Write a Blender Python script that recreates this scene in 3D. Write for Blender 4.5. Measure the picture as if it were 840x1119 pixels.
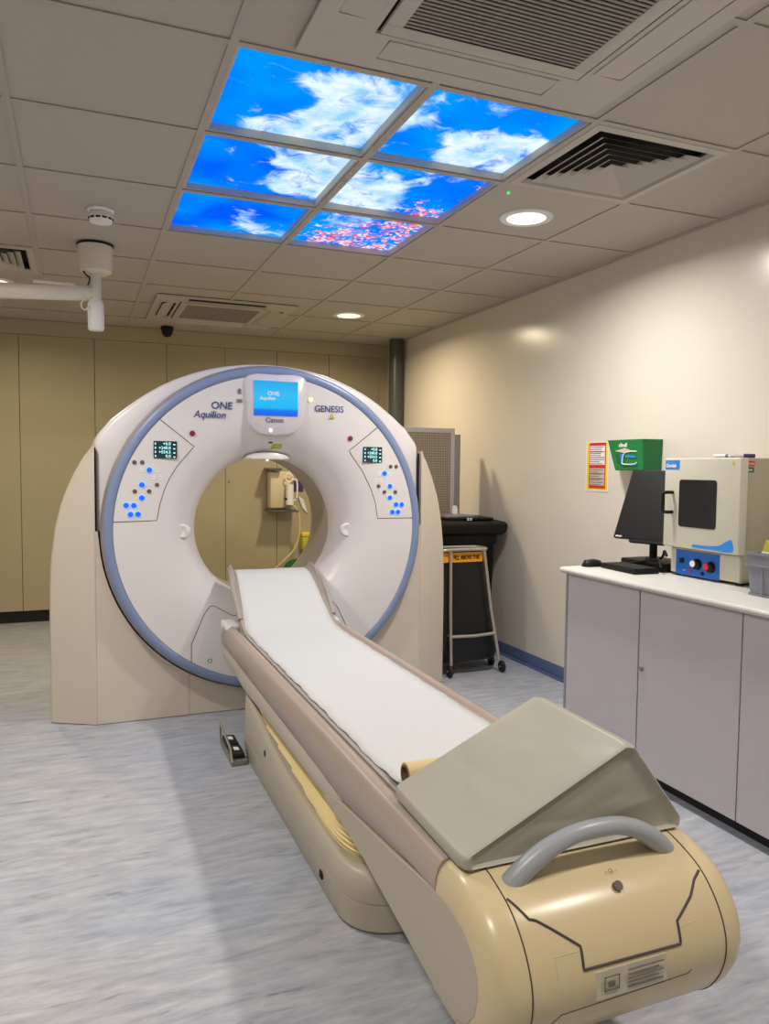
import bpy, bmesh, math, random
from mathutils import Vector, Matrix
R = math.radians
random.seed(7)
for o in list(bpy.data.objects): bpy.data.objects.remove(o)
SC = bpy.context.scene
COL = SC.collection

# ------------------------------------------------------------------ camera
cam = bpy.data.cameras.new('camera'); cam.sensor_fit = 'HORIZONTAL'; cam.sensor_width = 36.0
cam.lens = 832.27 / 840.0 * 36.0; cam.clip_start = 0.02
camo = bpy.data.objects.new('camera', cam); COL.objects.link(camo)
rt = Vector((0.92779279, -0.3729574, 0.01016435)); up = Vector((0.01278015, 0.0589964, 0.99817638)); fw = Vector((0.37287692, 0.92597095, -0.05950289))
mw = Matrix((rt, up, -fw)).transposed().to_4x4(); mw.translation = Vector((0.1934, -2.1402, 1.3074))
camo.matrix_world = mw
SC.camera = camo
# ------------------------------------------------------------------ world, exposure
wd = bpy.data.worlds.new('world'); SC.world = wd; wd.use_nodes = True
wd.node_tree.nodes['Background'].inputs[0].default_value = (0.6, 0.65, 0.7, 1); wd.node_tree.nodes['Background'].inputs[1].default_value = 0.3
SC.view_settings.view_transform = 'Standard'; SC.view_settings.look = 'None'
SC.view_settings.exposure = 0.0; SC.view_settings.gamma = 1.0; SC.view_settings.use_curve_mapping = False
LAMP_W = 26.0
LAMP_COL = (1.0, 0.94, 0.86)
WARM_COL = (1.0, 0.84, 0.56)
SKY_STRENGTH = 1.15
H = 2.45

# ------------------------------------------------------------------ materials
def lin(c):
    return tuple(((v / 255) / 12.92 if v / 255 <= 0.04045 else ((v / 255 + 0.055) / 1.055) ** 2.4) for v in c)
def mat(name, rgb, rough=0.5, metal=0.0, coat=0.0, emit=None, es=0.0, spec=0.5, noise=0.0, nscale=40, bump=0.0, bscale=80, trans=0.0, alpha=1.0):
    m = bpy.data.materials.new(name); m.use_nodes = True
    nt = m.node_tree; b = nt.nodes['Principled BSDF']
    c = lin(rgb) + (1,)
    b.inputs['Base Color'].default_value = c
    b.inputs['Roughness'].default_value = rough; b.inputs['Metallic'].default_value = metal
    b.inputs['Coat Weight'].default_value = coat; b.inputs['Coat Roughness'].default_value = 0.12
    b.inputs['Specular IOR Level'].default_value = spec
    b.inputs['Transmission Weight'].default_value = trans
    b.inputs['Alpha'].default_value = alpha
    if emit: b.inputs['Emission Color'].default_value = lin(emit) + (1,); b.inputs['Emission Strength'].default_value = es
    tc = nt.nodes.new('ShaderNodeNewGeometry')
    if noise > 0:
        n = nt.nodes.new('ShaderNodeTexNoise'); n.inputs['Scale'].default_value = nscale; n.inputs['Detail'].default_value = 4
        nt.links.new(tc.outputs['Position'], n.inputs['Vector'])
        r = nt.nodes.new('ShaderNodeMapRange'); r.inputs['To Min'].default_value = 1 - noise; r.inputs['To Max'].default_value = 1 + noise
        nt.links.new(n.outputs['Fac'], r.inputs['Value'])
        v = nt.nodes.new('ShaderNodeVectorMath'); v.operation = 'SCALE'; v.inputs[0].default_value = c[:3]
        nt.links.new(r.outputs['Result'], v.inputs['Scale']); nt.links.new(v.outputs[0], b.inputs['Base Color'])
    if bump > 0:
        n = nt.nodes.new('ShaderNodeTexNoise'); n.inputs['Scale'].default_value = bscale; n.inputs['Detail'].default_value = 3
        nt.links.new(tc.outputs['Position'], n.inputs['Vector'])
        bn = nt.nodes.new('ShaderNodeBump'); bn.inputs['Strength'].default_value = bump; bn.inputs['Distance'].default_value = 0.01
        nt.links.new(n.outputs['Fac'], bn.inputs['Height']); nt.links.new(bn.outputs['Normal'], b.inputs['Normal'])
    return m

M = {}
M['wall'] = mat('wall_cladding', (222, 214, 202), 0.22, spec=0.5, noise=0.015, nscale=3)
M['wallplain'] = mat('wall_paint', (214, 208, 196), 0.6)
M['cup'] = mat('cupboard_laminate', (180, 168, 140), 0.5, noise=0.02, nscale=5)
M['tile'] = mat('ceiling_tile', (186, 178, 168), 0.85, noise=0.02, nscale=25, bump=0.03, bscale=300)
M['tbar'] = mat('ceiling_bar', (182, 174, 165), 0.6)
M['dark'] = mat('dark_gap', (18, 17, 16), 0.8)
M['plenum'] = mat('plenum', (60, 58, 55), 0.9)
M['acw'] = mat('fixture_white', (192, 185, 176), 0.5)
M['plinth'] = mat('plinth_black', (16, 15, 14), 0.5)
M['skirt'] = mat('skirting_blue', (88, 104, 142), 0.4, noise=0.05, nscale=20)
M['gan'] = mat('scanner_white', (224, 219, 218), 0.33, spec=0.5, noise=0.008, nscale=4)
M['ganside'] = mat('scanner_cover', (212, 200, 184), 0.38, noise=0.01, nscale=4)
M['ring'] = mat('ring_blue', (128, 143, 178), 0.35)
M['rim'] = mat('ring_rim', (150, 142, 142), 0.4)
M['line'] = mat('panel_seam', (70, 64, 60), 0.7)
M['bore'] = mat('bore_liner', (176, 168, 158), 0.35)
M['console'] = mat('console_lilac', (216, 210, 216), 0.3)
M['btnb'] = mat('button_blue', (20, 80, 235), 0.3, emit=(10, 90, 255), es=0.8)
M['btnb2'] = mat('button_glow', (150, 200, 255), 0.4, emit=(120, 190, 255), es=0.35)
M['btnbr'] = mat('button_brown', (96, 84, 74), 0.4)
M['btnw'] = mat('button_white', (240, 240, 240), 0.4)
M['btnr'] = mat('button_red', (130, 35, 60), 0.35)
M['lcd'] = mat('readout_glass', (34, 58, 66), 0.2)
M['lcdt'] = mat('readout_digits', (170, 220, 225), 0.4, emit=(160, 230, 235), es=0.7)
M['navy'] = mat('lettering_navy', (52, 64, 128), 0.5)
M['greyt'] = mat('lettering_grey', (120, 112, 124), 0.5)
M['yel'] = mat('label_yellow', (196, 190, 60), 0.5)
M['ledw'] = mat('led_white', (255, 250, 235), 0.4, emit=(255, 245, 225), es=1.0)
M['ledy'] = mat('led_yellow', (240, 235, 150), 0.4, emit=(250, 240, 140), es=0.9)
M['ledg'] = mat('led_green', (40, 230, 120), 0.4, emit=(40, 240, 120), es=1.0)
M['rail'] = mat('couch_rail', (172, 155, 143), 0.3, spec=0.5, noise=0.02, nscale=9)
M['body'] = mat('couch_body', (180, 171, 154), 0.4)
M['bodyl'] = mat('couch_underside', (196, 188, 172), 0.4)
M['cream'] = mat('couch_cream', (208, 190, 152), 0.28, spec=0.5)
M['base'] = mat('couch_base', (180, 171, 154), 0.4)
M['bell'] = mat('bellows_yellow', (236, 218, 160), 0.5)
M['cradle'] = mat('cradle_grey', (166, 156, 145), 0.4)
M['mat'] = mat('couch_pad', (150, 140, 132), 0.5)
M['paper'] = mat('paper_white', (206, 207, 206), 0.75, bump=0.05, bscale=30)
M['card'] = mat('cardboard', (212, 190, 140), 0.7)
M['cardin'] = mat('cardboard_inside', (120, 96, 66), 0.8)
M['hand'] = mat('handle_grey', (160, 164, 170), 0.35)
M['label'] = mat('label_pale', (196, 188, 170), 0.5)
M['prt'] = mat('print_grey', (112, 106, 98), 0.6)
M['black'] = mat('black_plastic', (16, 15, 14), 0.5, spec=0.3)
M['sack'] = mat('black_sack', (17, 16, 15), 0.45, bump=0.5, bscale=18)
M['oran'] = mat('orange_tape', (240, 160, 20), 0.5)
M['chrome'] = mat('steel_tube', (196, 190, 176), 0.28, metal=0.7)
M['rub'] = mat('rubber', (26, 26, 28), 0.6)
M['post'] = mat('grey_pipe', (86, 90, 90), 0.35, metal=0.2)
M['cab'] = mat('cabinet_grey', (196, 190, 194), 0.45, noise=0.01, nscale=5)
M['cabe'] = mat('cabinet_edge', (150, 146, 148), 0.5)
M['worktop'] = mat('worktop_white', (212, 211, 205), 0.35, noise=0.07, nscale=55)
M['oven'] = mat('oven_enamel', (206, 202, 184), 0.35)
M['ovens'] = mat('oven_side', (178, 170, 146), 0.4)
M['glass'] = mat('oven_glass', (40, 42, 44), 0.12, spec=0.5)
M['glassblack'] = mat('screen_black', (12, 11, 10), 0.55, spec=0.25)
M['intake'] = mat('intake_grey', (150, 144, 136), 0.6)
M['blue'] = mat('oven_blue', (24, 104, 196), 0.4)
M['blue2'] = mat('badge_blue', (40, 140, 235), 0.4)
M['white'] = mat('plain_white', (238, 238, 236), 0.5)
M['red'] = mat('plain_red', (206, 40, 44), 0.45)
M['green'] = mat('dispenser_green', (20, 128, 64), 0.35)
M['greend'] = mat('leaf_green', (24, 96, 52), 0.4)
M['yellow'] = mat('poster_yellow', (238, 214, 60), 0.5)
M['crate'] = mat('crate_grey', (134, 136, 146), 0.45)
M['arm'] = mat('arm_white', (226, 220, 206), 0.35)
M['inj'] = mat('injector_case', (214, 202, 168), 0.35)
M['tube'] = mat('clear_tube', (216, 200, 150), 0.3)
M['purple'] = mat('label_purple', (70, 50, 110), 0.5)
M['steel'] = mat('galvanised', (140, 138, 130), 0.4, metal=0.4)

# floor: blue-grey sheet vinyl with long streaks
def floor_mat():
    m = bpy.data.materials.new('floor_vinyl'); m.use_nodes = True; nt = m.node_tree; b = nt.nodes['Principled BSDF']
    g = nt.nodes.new('ShaderNodeNewGeometry')
    def noise(sc, vec, det=5, rough=0.6, dist=0.0, rot=5):
        mp = nt.nodes.new('ShaderNodeMapping'); mp.inputs['Scale'].default_value = vec; mp.inputs['Rotation'].default_value = (0, 0, R(rot))
        nt.links.new(g.outputs['Position'], mp.inputs['Vector'])
        n = nt.nodes.new('ShaderNodeTexNoise'); n.inputs['Scale'].default_value = sc; n.inputs['Detail'].default_value = det; n.inputs['Roughness'].default_value = rough; n.inputs['Distortion'].default_value = dist
        nt.links.new(mp.outputs[0], n.inputs['Vector']); return n
    def ramp(src, stops):
        r = nt.nodes.new('ShaderNodeValToRGB'); e = r.color_ramp.elements
        e[0].position, e[0].color = stops[0][0], stops[0][1] + (1,); e[1].position, e[1].color = stops[-1][0], stops[-1][1] + (1,)
        for p, c in stops[1:-1]:
            x = e.new(p); x.color = c + (1,)
        nt.links.new(src.outputs['Fac'], r.inputs[0]); return r.outputs[0]
    def mix(a, b_, f=1.0, mode='MULTIPLY'):
        x = nt.nodes.new('ShaderNodeMix'); x.data_type = 'RGBA'; x.blend_type = mode; x.inputs['Factor'].default_value = f
        nt.links.new(a, x.inputs[6]); nt.links.new(b_, x.inputs[7]); return x.outputs[2]
    base = ramp(noise(5.5, (1.0, 5.0, 1), 9, 0.72, 0.4), [(0.30, lin((142, 145, 156))), (0.45, lin((166, 169, 178))), (0.56, lin((178, 181, 187))), (0.70, lin((196, 198, 199)))])
    dark = ramp(noise(4.2, (0.8, 5.5, 1), 8, 0.62, 1.3, 9), [(0.30, (0.55, 0.56, 0.60)), (0.345, (0.82, 0.83, 0.86)), (0.385, (1.0, 1.0, 1.0))])
    lite = ramp(noise(5.1, (0.7, 6.5, 1), 8, 0.62, 1.0, 3), [(0.62, (1.0, 1.0, 1.0)), (0.70, (1.16, 1.15, 1.10))])
    tint = ramp(noise(0.9, (1.0, 1.6, 1), 3, 0.5), [(0.36, (0.93, 0.97, 1.04)), (0.52, (1.0, 1.0, 1.0)), (0.66, (1.03, 0.98, 0.96))])
    out = mix(mix(mix(base, dark, .9), lite), tint)
    nt.links.new(out, b.inputs['Base Color'])
    b.inputs['Roughness'].default_value = 0.42
    return m
M['floor'] = floor_mat()

# printed sky picture of the luminous ceiling panels (blue sky, clouds, cherry blossom)
def sky_mat():
    m = bpy.data.materials.new('sky_print'); m.use_nodes = True; nt = m.node_tree; L = nt.links
    for n in list(nt.nodes): nt.nodes.remove(n)
    out = nt.nodes.new('ShaderNodeOutputMaterial'); em = nt.nodes.new('ShaderNodeEmission'); L.new(em.outputs[0], out.inputs[0])
    em.inputs['Strength'].default_value = SKY_STRENGTH
    g = nt.nodes.new('ShaderNodeNewGeometry'); sp = nt.nodes.new('ShaderNodeSeparateXYZ'); L.new(g.outputs['Position'], sp.inputs[0])
    def mt(op, a, b=None, clamp=False):
        n = nt.nodes.new('ShaderNodeMath'); n.operation = op; n.use_clamp = clamp
        for i, v in enumerate((a, b)):
            if v is None: continue
            if isinstance(v, (int, float)): n.inputs[i].default_value = v
            else: L.new(v, n.inputs[i])
        return n.outputs[0]
    def tex(sc, det, dist=0.0, rough=0.55):
        n = nt.nodes.new('ShaderNodeTexNoise'); n.inputs['Scale'].default_value = sc; n.inputs['Detail'].default_value = det; n.inputs['Roughness'].default_value = rough; n.inputs['Distortion'].default_value = dist
        L.new(g.outputs['Position'], n.inputs['Vector']); return n.outputs['Fac']
    def blobs(lst):
        acc = None
        for (x, y, rx, ry, w) in lst:
            dx = mt('MULTIPLY', mt('SUBTRACT', sp.outputs[0], x), 1 / rx); dy = mt('MULTIPLY', mt('SUBTRACT', sp.outputs[1], y), 1 / ry)
            d = mt('ADD', mt('MULTIPLY', dx, dx), mt('MULTIPLY', dy, dy))
            v = mt('MULTIPLY', mt('POWER', 2.718, mt('MULTIPLY', d, -1.0)), w)
            acc = v if acc is None else mt('ADD', acc, v)
        return mt('MINIMUM', acc, 0.95)
    clouds = CLOUDS; blossoms = BLOSSOMS
    c = mt('ADD', blobs(clouds), mt('MULTIPLY', mt('SUBTRACT', tex(8, 9, 0.8, 0.64), 0.53), 3.0))
    cm = nt.nodes.new('ShaderNodeMapRange'); cm.interpolation_type = 'SMOOTHSTEP'; cm.inputs['From Min'].default_value = 0.20; cm.inputs['From Max'].default_value = 0.95
    L.new(c, cm.inputs['Value'])
    # sky gradient: paler towards the edges of the picture
    gr = nt.nodes.new('ShaderNodeValToRGB'); e = gr.color_ramp.elements
    e[0].position = 0.32; e[0].color = (0.0, 0.10, 0.85, 1); e[1].position = 0.68; e[1].color = (0.0, 0.33, 0.95, 1)
    L.new(tex(2.2, 2), gr.inputs[0])
    cc = nt.nodes.new('ShaderNodeValToRGB'); e = cc.color_ramp.elements
    e[0].position = 0.3; e[0].color = (0.26, 0.58, 0.88, 1); e[1].position = 0.60; e[1].color = (0.74, 0.86, 0.92, 1)
    L.new(tex(11, 5), cc.inputs[0])
    m1 = nt.nodes.new('ShaderNodeMix'); m1.data_type = 'RGBA'; L.new(cm.outputs[0], m1.inputs['Factor']); L.new(gr.outputs[0], m1.inputs[6]); L.new(cc.outputs[0], m1.inputs[7])
    # blossom
    vo = nt.nodes.new('ShaderNodeTexVoronoi'); vo.inputs['Scale'].default_value = 60; L.new(g.outputs['Position'], vo.inputs['Vector'])
    bl = mt('ADD', blobs(blossoms), mt('MULTIPLY', mt('SUBTRACT', tex(16, 6, 1.2, 0.7), 0.585), 5.0))
    bl = mt('MULTIPLY', mt('SUBTRACT', bl, mt('MULTIPLY', vo.outputs['Distance'], 0.75)), mt('GREATER_THAN', blobs(blossoms), 0.12))
    bm = nt.nodes.new('ShaderNodeMapRange'); bm.inputs['From Min'].default_value = 0.12; bm.inputs['From Max'].default_value = 0.32; L.new(bl, bm.inputs['Value'])
    bc = nt.nodes.new('ShaderNodeValToRGB'); e = bc.color_ramp.elements
    e[0].position = 0.1; e[0].color = (0.72, 0.08, 0.14, 1); e[1].position = 0.9; e[1].color = (0.95, 0.80, 0.86, 1)
    x = e.new(0.4); x.color = (0.88, 0.26, 0.36, 1); x = e.new(0.65); x.color = (0.92, 0.5, 0.6, 1)
    sc_ = nt.nodes.new('ShaderNodeSeparateColor'); L.new(vo.outputs['Color'], sc_.inputs[0]); L.new(sc_.outputs[0], bc.inputs[0])
    m2 = nt.nodes.new('ShaderNodeMix'); m2.data_type = 'RGBA'; L.new(bm.outputs[0], m2.inputs['Factor']); L.new(m1.outputs[2], m2.inputs[6]); L.new(bc.outputs[0], m2.inputs[7])
    L.new(m2.outputs[2], em.inputs['Color'])
    return m
CLOUDS = [  # x, y, radius x, radius y, weight
    (0.862, 0.177, 0.050, 0.062, 0.5), (0.933, 0.161, 0.050, 0.062, 0.5), (1.039, 0.224, 0.130, 0.163, 0.8), (0.882, 0.165, 0.040, 0.050, 0.4), (0.759, 0.527, 0.050, 0.062, 0.7), (0.868, 0.527, 0.090, 0.112, 0.9), (0.988, 0.452, 0.100, 0.125, 0.9), (0.995, 0.324, 0.080, 0.100, 0.8), (1.098, 0.492, 0.100, 0.125, 0.9), (1.145, 0.260, 0.120, 0.150, 0.9), (1.030, 0.084, 0.080, 0.100, 0.5), (0.949, 0.556, 0.100, 0.125, 0.8), (1.100, 0.953, 0.130, 0.163, 1), (0.986, 1.070, 0.060, 0.075, 0.9), (1.172, 1.047, 0.100, 0.125, 0.9), (0.942, 0.816, 0.070, 0.088, 0.7), (1.098, 0.808, 0.120, 0.150, 0.9), (1.168, 0.748, 0.100, 0.125, 0.8), (0.948, 1.479, 0.070, 0.088, 0.9), (0.982, 1.642, 0.080, 0.100, 0.9), (1.122, 1.791, 0.120, 0.150, 0.5), (0.928, 1.860, 0.100, 0.125, 0.3), (1.343, 0.087, 0.060, 0.075, 0.5), (1.463, 0.089, 0.080, 0.100, 0.5), (1.278, 0.260, 0.060, 0.075, 0.6), (1.446, 0.375, 0.070, 0.088, 0.6), (1.642, 0.430, 0.120, 0.150, 0.9), (1.661, 0.324, 0.070, 0.088, 0.6), (1.576, 0.458, 0.120, 0.150, 0.8), (1.743, 0.528, 0.120, 0.150, 0.9), (1.760, 0.352, 0.080, 0.100, 0.9), (1.492, 0.559, 0.080, 0.100, 0.5), (1.377, 0.877, 0.120, 0.150, 0.9), (1.420, 1.072, 0.140, 0.175, 0.9), (1.337, 1.059, 0.120, 0.150, 0.8), (1.526, 0.757, 0.050, 0.062, 0.5), (1.462, 1.340, 0.150, 0.188, 0.8)
]
BLOSSOMS = [
    (1.627, 1.020, 0.050, 0.062, 0.9), (1.720, 1.113, 0.060, 0.075, 1.0), (1.780, 0.747, 0.040, 0.050, 0.8), (1.778, 0.916, 0.030, 0.037, 0.7), (1.797, 1.164, 0.050, 0.062, 0.9), (1.328, 1.552, 0.100, 0.125, 0.55), (1.488, 1.612, 0.140, 0.175, 0.8), (1.524, 1.481, 0.120, 0.150, 0.8), (1.627, 1.534, 0.140, 0.175, 1.0), (1.676, 1.398, 0.140, 0.175, 1.0), (1.769, 1.557, 0.140, 0.175, 1.0), (1.686, 1.737, 0.140, 0.175, 1.0), (1.496, 1.785, 0.140, 0.175, 0.8), (1.795, 1.443, 0.100, 0.125, 0.9), (1.655, 1.183, 0.070, 0.088, 0.5), (1.334, 1.749, 0.100, 0.125, 0.6)
]
M['sky'] = sky_mat()

# screen on the scanner: cyan upper field, deep blue foot
def screen_mat():
    m = bpy.data.materials.new('screen_image'); m.use_nodes = True; nt = m.node_tree; L = nt.links
    b = nt.nodes['Principled BSDF']; b.inputs['Base Color'].default_value = (0.01, 0.01, 0.02, 1); b.inputs['Roughness'].default_value = 0.2
    g = nt.nodes.new('ShaderNodeNewGeometry'); sp = nt.nodes.new('ShaderNodeSeparateXYZ'); L.new(g.outputs['Position'], sp.inputs[0])
    mr = nt.nodes.new('ShaderNodeMapRange'); mr.inputs['From Min'].default_value = 1.567; mr.inputs['From Max'].default_value = 1.746; L.new(sp.outputs[2], mr.inputs[0])
    r = nt.nodes.new('ShaderNodeValToRGB'); e = r.color_ramp.elements
    e[0].position = 0.0; e[0].color = (0.0, 0.12, 0.8, 1); e[1].position = 1.0; e[1].color = (0.0, 0.40, 0.85, 1)
    for p, c in ((0.15, (0.0, 0.18, 0.9, 1)), (0.23, (0.0, 0.5, 0.98, 1)), (0.6, (0.02, 0.52, 0.95, 1))):
        x = e.new(p); x.color = c
    L.new(mr.outputs[0], r.inputs[0]); L.new(r.outputs[0], b.inputs['Emission Color']); b.inputs['Emission Strength'].default_value = 0.95
    return m
M['screen'] = screen_mat()

def grid_mat():
    m = bpy.data.materials.new('mesh_board'); m.use_nodes = True; nt = m.node_tree; L = nt.links
    b = nt.nodes['Principled BSDF']; b.inputs['Roughness'].default_value = 0.5
    g = nt.nodes.new('ShaderNodeNewGeometry'); sp = nt.nodes.new('ShaderNodeSeparateXYZ'); L.new(g.outputs['Position'], sp.inputs[0])
    def line(o, s):
        a = nt.nodes.new('ShaderNodeMath'); a.operation = 'MULTIPLY'; a.inputs[1].default_value = s; L.new(o, a.inputs[0])
        f = nt.nodes.new('ShaderNodeMath'); f.operation = 'FRACT'; L.new(a.outputs[0], f.inputs[0])
        c = nt.nodes.new('ShaderNodeMath'); c.operation = 'LESS_THAN'; c.inputs[1].default_value = 0.35; L.new(f.outputs[0], c.inputs[0]); return c.outputs[0]
    mx = nt.nodes.new('ShaderNodeMath'); mx.operation = 'MAXIMUM'; L.new(line(sp.outputs[0], 55), mx.inputs[0]); L.new(line(sp.outputs[2], 55), mx.inputs[1])
    mi = nt.nodes.new('ShaderNodeMix'); mi.data_type = 'RGBA'; mi.inputs[6].default_value = lin((172, 160, 142)) + (1,); mi.inputs[7].default_value = lin((136, 124, 108)) + (1,)
    L.new(mx.outputs[0], mi.inputs['Factor']); L.new(mi.outputs[2], b.inputs['Base Color'])
    return m
M['grid'] = grid_mat()

# ------------------------------------------------------------------ builders
ROOT = {}
def thing(name, label, cat, loc=(0, 0, 0), group=None):
    o = bpy.data.objects.new(name, None); COL.objects.link(o); o.location = loc; o.empty_display_size = 0.1
    o['label'] = label; o['category'] = cat
    if group: o['group'] = group
    ROOT[o.name] = Vector(loc)
    return o
def tag(o, label, cat, group=None):
    o['label'] = label; o['category'] = cat
    if group: o['group'] = group
    return o

class MB:
    def __init__(s): s.bm = bmesh.new()
    def box(s, x0, x1, y0, y1, z0, z1, bev=0.0, seg=2, rot=None, piv=None):
        r = bmesh.ops.create_cube(s.bm, size=1.0); vs = r['verts']
        for v in vs: v.co = Vector((x0 + (v.co.x + .5) * (x1 - x0), y0 + (v.co.y + .5) * (y1 - y0), z0 + (v.co.z + .5) * (z1 - z0)))
        if bev > 0:
            es = {e for v in vs for e in v.link_edges}
            rr = bmesh.ops.bevel(s.bm, geom=list(es), offset=bev, segments=seg, affect='EDGES', profile=0.5)
            vs = list({v for f in rr['faces'] for v in f.verts} | {v for v in vs if v.is_valid})
        if rot is not None:
            bmesh.ops.rotate(s.bm, verts=vs, cent=piv or Vector(((x0 + x1) / 2, (y0 + y1) / 2, (z0 + z1) / 2)), matrix=rot)
        return s
    def loft(s, loops, caps=True, closed=True):
        rows = [[s.bm.verts.new(p) for p in lp] for lp in loops]
        n = len(rows[0])
        for a, b in zip(rows[:-1], rows[1:]):
            for i in range(n if closed else n - 1):
                j = (i + 1) % n
                try: s.bm.faces.new((a[i], a[j], b[j], b[i]))
                except ValueError: pass
        if caps:
            s.bm.faces.new(rows[0][::-1]); s.bm.faces.new(rows[-1])
        return s
    def ring(s, c, r, ax, seg=24):
        pass
    def cyl(s, p0, p1, r0, r1=None, seg=24, caps=True):
        p0 = Vector(p0); p1 = Vector(p1); r1 = r0 if r1 is None else r1
        d = (p1 - p0).normalized(); a = d.orthogonal().normalized(); b = d.cross(a)
        lp = [[p + (a * math.cos(t) + b * math.sin(t)) * r for t in [2 * math.pi * k / seg for k in range(seg)]] for p, r in ((p0, r0), (p1, r1))]
        return s.loft(lp, caps)
    def lathe(s, prof, c, axis='z', seg=64, closed=False, caps=False):
        # prof: (radius, height along axis)
        c = Vector(c); loops = []
        for r, h in prof:
            lp = []
            for k in range(seg):
                t = 2 * math.pi * k / seg
                if axis == 'z': lp.append(c + Vector((r * math.cos(t), r * math.sin(t), h)))
                elif axis == 'y': lp.append(c + Vector((r * math.cos(t), h, r * math.sin(t))))
                else: lp.append(c + Vector((h, r * math.cos(t), r * math.sin(t))))
            loops.append(lp)
        if closed: loops.append(loops[0])
        rows = [[s.bm.verts.new(p) for p in lp] for lp in loops[:-1 if closed else None]]
        if closed: rows.append(rows[0])
        for a, b in zip(rows[:-1], rows[1:]):
            for i in range(seg):
                j = (i + 1) % seg; s.bm.faces.new((a[i], a[j], b[j], b[i]))
        if caps: s.bm.faces.new(rows[0][::-1]); s.bm.faces.new(rows[-1])
        return s
    def tube(s, pts, r, seg=10, closed=False, ry=None, upv=None):
        pts = [Vector(p) for p in pts]; n = len(pts); loops = []; prev = None
        for i, p in enumerate(pts):
            if closed: d = (pts[(i + 1) % n] - pts[i - 1])
            else: d = pts[min(i + 1, n - 1)] - pts[max(i - 1, 0)]
            d.normalize()
            if upv is not None: a = Vector(upv); a = (a - d * a.dot(d)).normalized()
            elif prev is None: a = d.orthogonal().normalized()
            else: a = (prev - d * prev.dot(d)).normalized()
            prev = a; b = d.cross(a)
            rr = r[i] if isinstance(r, (list, tuple)) else r
            loops.append([p + a * math.cos(t) * (ry or rr) + b * math.sin(t) * rr for t in [2 * math.pi * k / seg for k in range(seg)]])
        if closed: loops.append(loops[0]); return s.loft2(loops)
        return s.loft(loops, True)
    def loft2(s, loops):
        rows = [[s.bm.verts.new(p) for p in lp] for lp in loops[:-1]]; rows.append(rows[0]); n = len(rows[0])
        for a, b in zip(rows[:-1], rows[1:]):
            for i in range(n): j = (i + 1) % n; s.bm.faces.new((a[i], a[j], b[j], b[i]))
        return s
    def prism(s, poly, plane, d0, d1):
        def P(u, v, d): return {'xz': (u, d, v), 'xy': (u, v, d), 'yz': (d, u, v)}[plane]
        return s.loft([[P(u, v, d0) for u, v in poly], [P(u, v, d1) for u, v in poly]], True)
    def torus(s, c, R0, r, axis='y', seg=48, rs=8):
        return s.lathe([(R0 + r * math.cos(2 * math.pi * k / rs), r * math.sin(2 * math.pi * k / rs)) for k in range(rs)], c, axis, seg, closed=True)
    def build(s, name, m, parent=None, sharp=35, bevel=0.0, kind=None, seg=2, root=None):
        bmesh.ops.remove_doubles(s.bm, verts=s.bm.verts, dist=1e-6)
        bmesh.ops.recalc_face_normals(s.bm, faces=s.bm.faces)
        me = bpy.data.meshes.new(name); s.bm.to_mesh(me); s.bm.free()
        o = bpy.data.objects.new(name, me); COL.objects.link(o)
        me.materials.append(M[m] if isinstance(m, str) else m)
        p = parent; off = Vector((0, 0, 0))
        while p is not None:
            off += p.location; p = p.parent
        if off.length > 0:
            for v in me.vertices: v.co -= off
        if parent is not None: o.parent = parent
        for q in me.polygons: q.use_smooth = True
        me.set_sharp_from_angle(angle=R(sharp))
        if bevel > 0:
            bv = o.modifiers.new('bevel', 'BEVEL'); bv.width = bevel; bv.segments = seg; bv.limit_method = 'ANGLE'; bv.angle_limit = R(38); bv.harden_normals = True
        if kind: o['kind'] = kind
        return o

def children(o): return [c for c in bpy.data.objects if c.parent is o]
def dup(o, delta, label=None, group=None, parent=None):
    c = o.copy(); COL.objects.link(c)
    if parent is None: c.location = Vector(o.location) + Vector(delta)
    else: c.parent = parent
    if label: c['label'] = label
    if group: c['group'] = group
    for ch in children(o): dup(ch, (0, 0, 0), parent=c)
    return c

FONT = None
def text(s, size, origin, right, upd, m, parent, name='lettering', align='LEFT', bold=0.0, shear=0.0, depth=0.0008, sx=1.0):
    cu = bpy.data.curves.new('t', 'FONT'); cu.body = s; cu.size = size; cu.align_x = align; cu.offset = bold; cu.shear = shear; cu.extrude = depth / 2; cu.resolution_u = 3
    ob = bpy.data.objects.new('t', cu); COL.objects.link(ob)
    bpy.context.view_layer.update()
    me = bpy.data.meshes.new_from_object(ob.evaluated_get(bpy.context.evaluated_depsgraph_get()))
    bpy.data.objects.remove(ob); bpy.data.curves.remove(cu)
    r = Vector(right).normalized(); u = Vector(upd).normalized(); n = r.cross(u)
    o_ = Vector(origin); off = Vector((0, 0, 0)); p = parent
    while p is not None: off += p.location; p = p.parent
    for v in me.vertices: v.co = o_ + r * v.co.x * sx + u * v.co.y + n * (v.co.z + depth / 2) - off
    me.name = name; me.materials.clear(); me.materials.append(M[m])
    o = bpy.data.objects.new(name, me); COL.objects.link(o)
    if parent is not None: o.parent = parent
    return o
def cr(P, n=8, closed=False):
    P = [Vector(p) for p in P]
    if closed: Q = [P[-1]] + P + [P[0], P[1]]
    else: Q = [2 * P[0] - P[1]] + P + [2 * P[-1] - P[-2]]
    o = []
    for i in range(1, len(Q) - 2):
        for k in range(n):
            t = k / n; a, b, c, d = Q[i - 1:i + 3]
            o.append(.5 * ((2 * b) + (-a + c) * t + (2 * a - 5 * b + 4 * c - d) * t * t + (-a + 3 * b - 3 * c + d) * t ** 3))
    if not closed: o.append(Q[-2])
    return o
def interp(tab, x):
    if x <= tab[0][0]: return tab[0][1]
    for (a, b), (c, d) in zip(tab[:-1], tab[1:]):
        if x <= c: return b + (d - b) * (x - a) / (c - a)
    return tab[-1][1]

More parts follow.
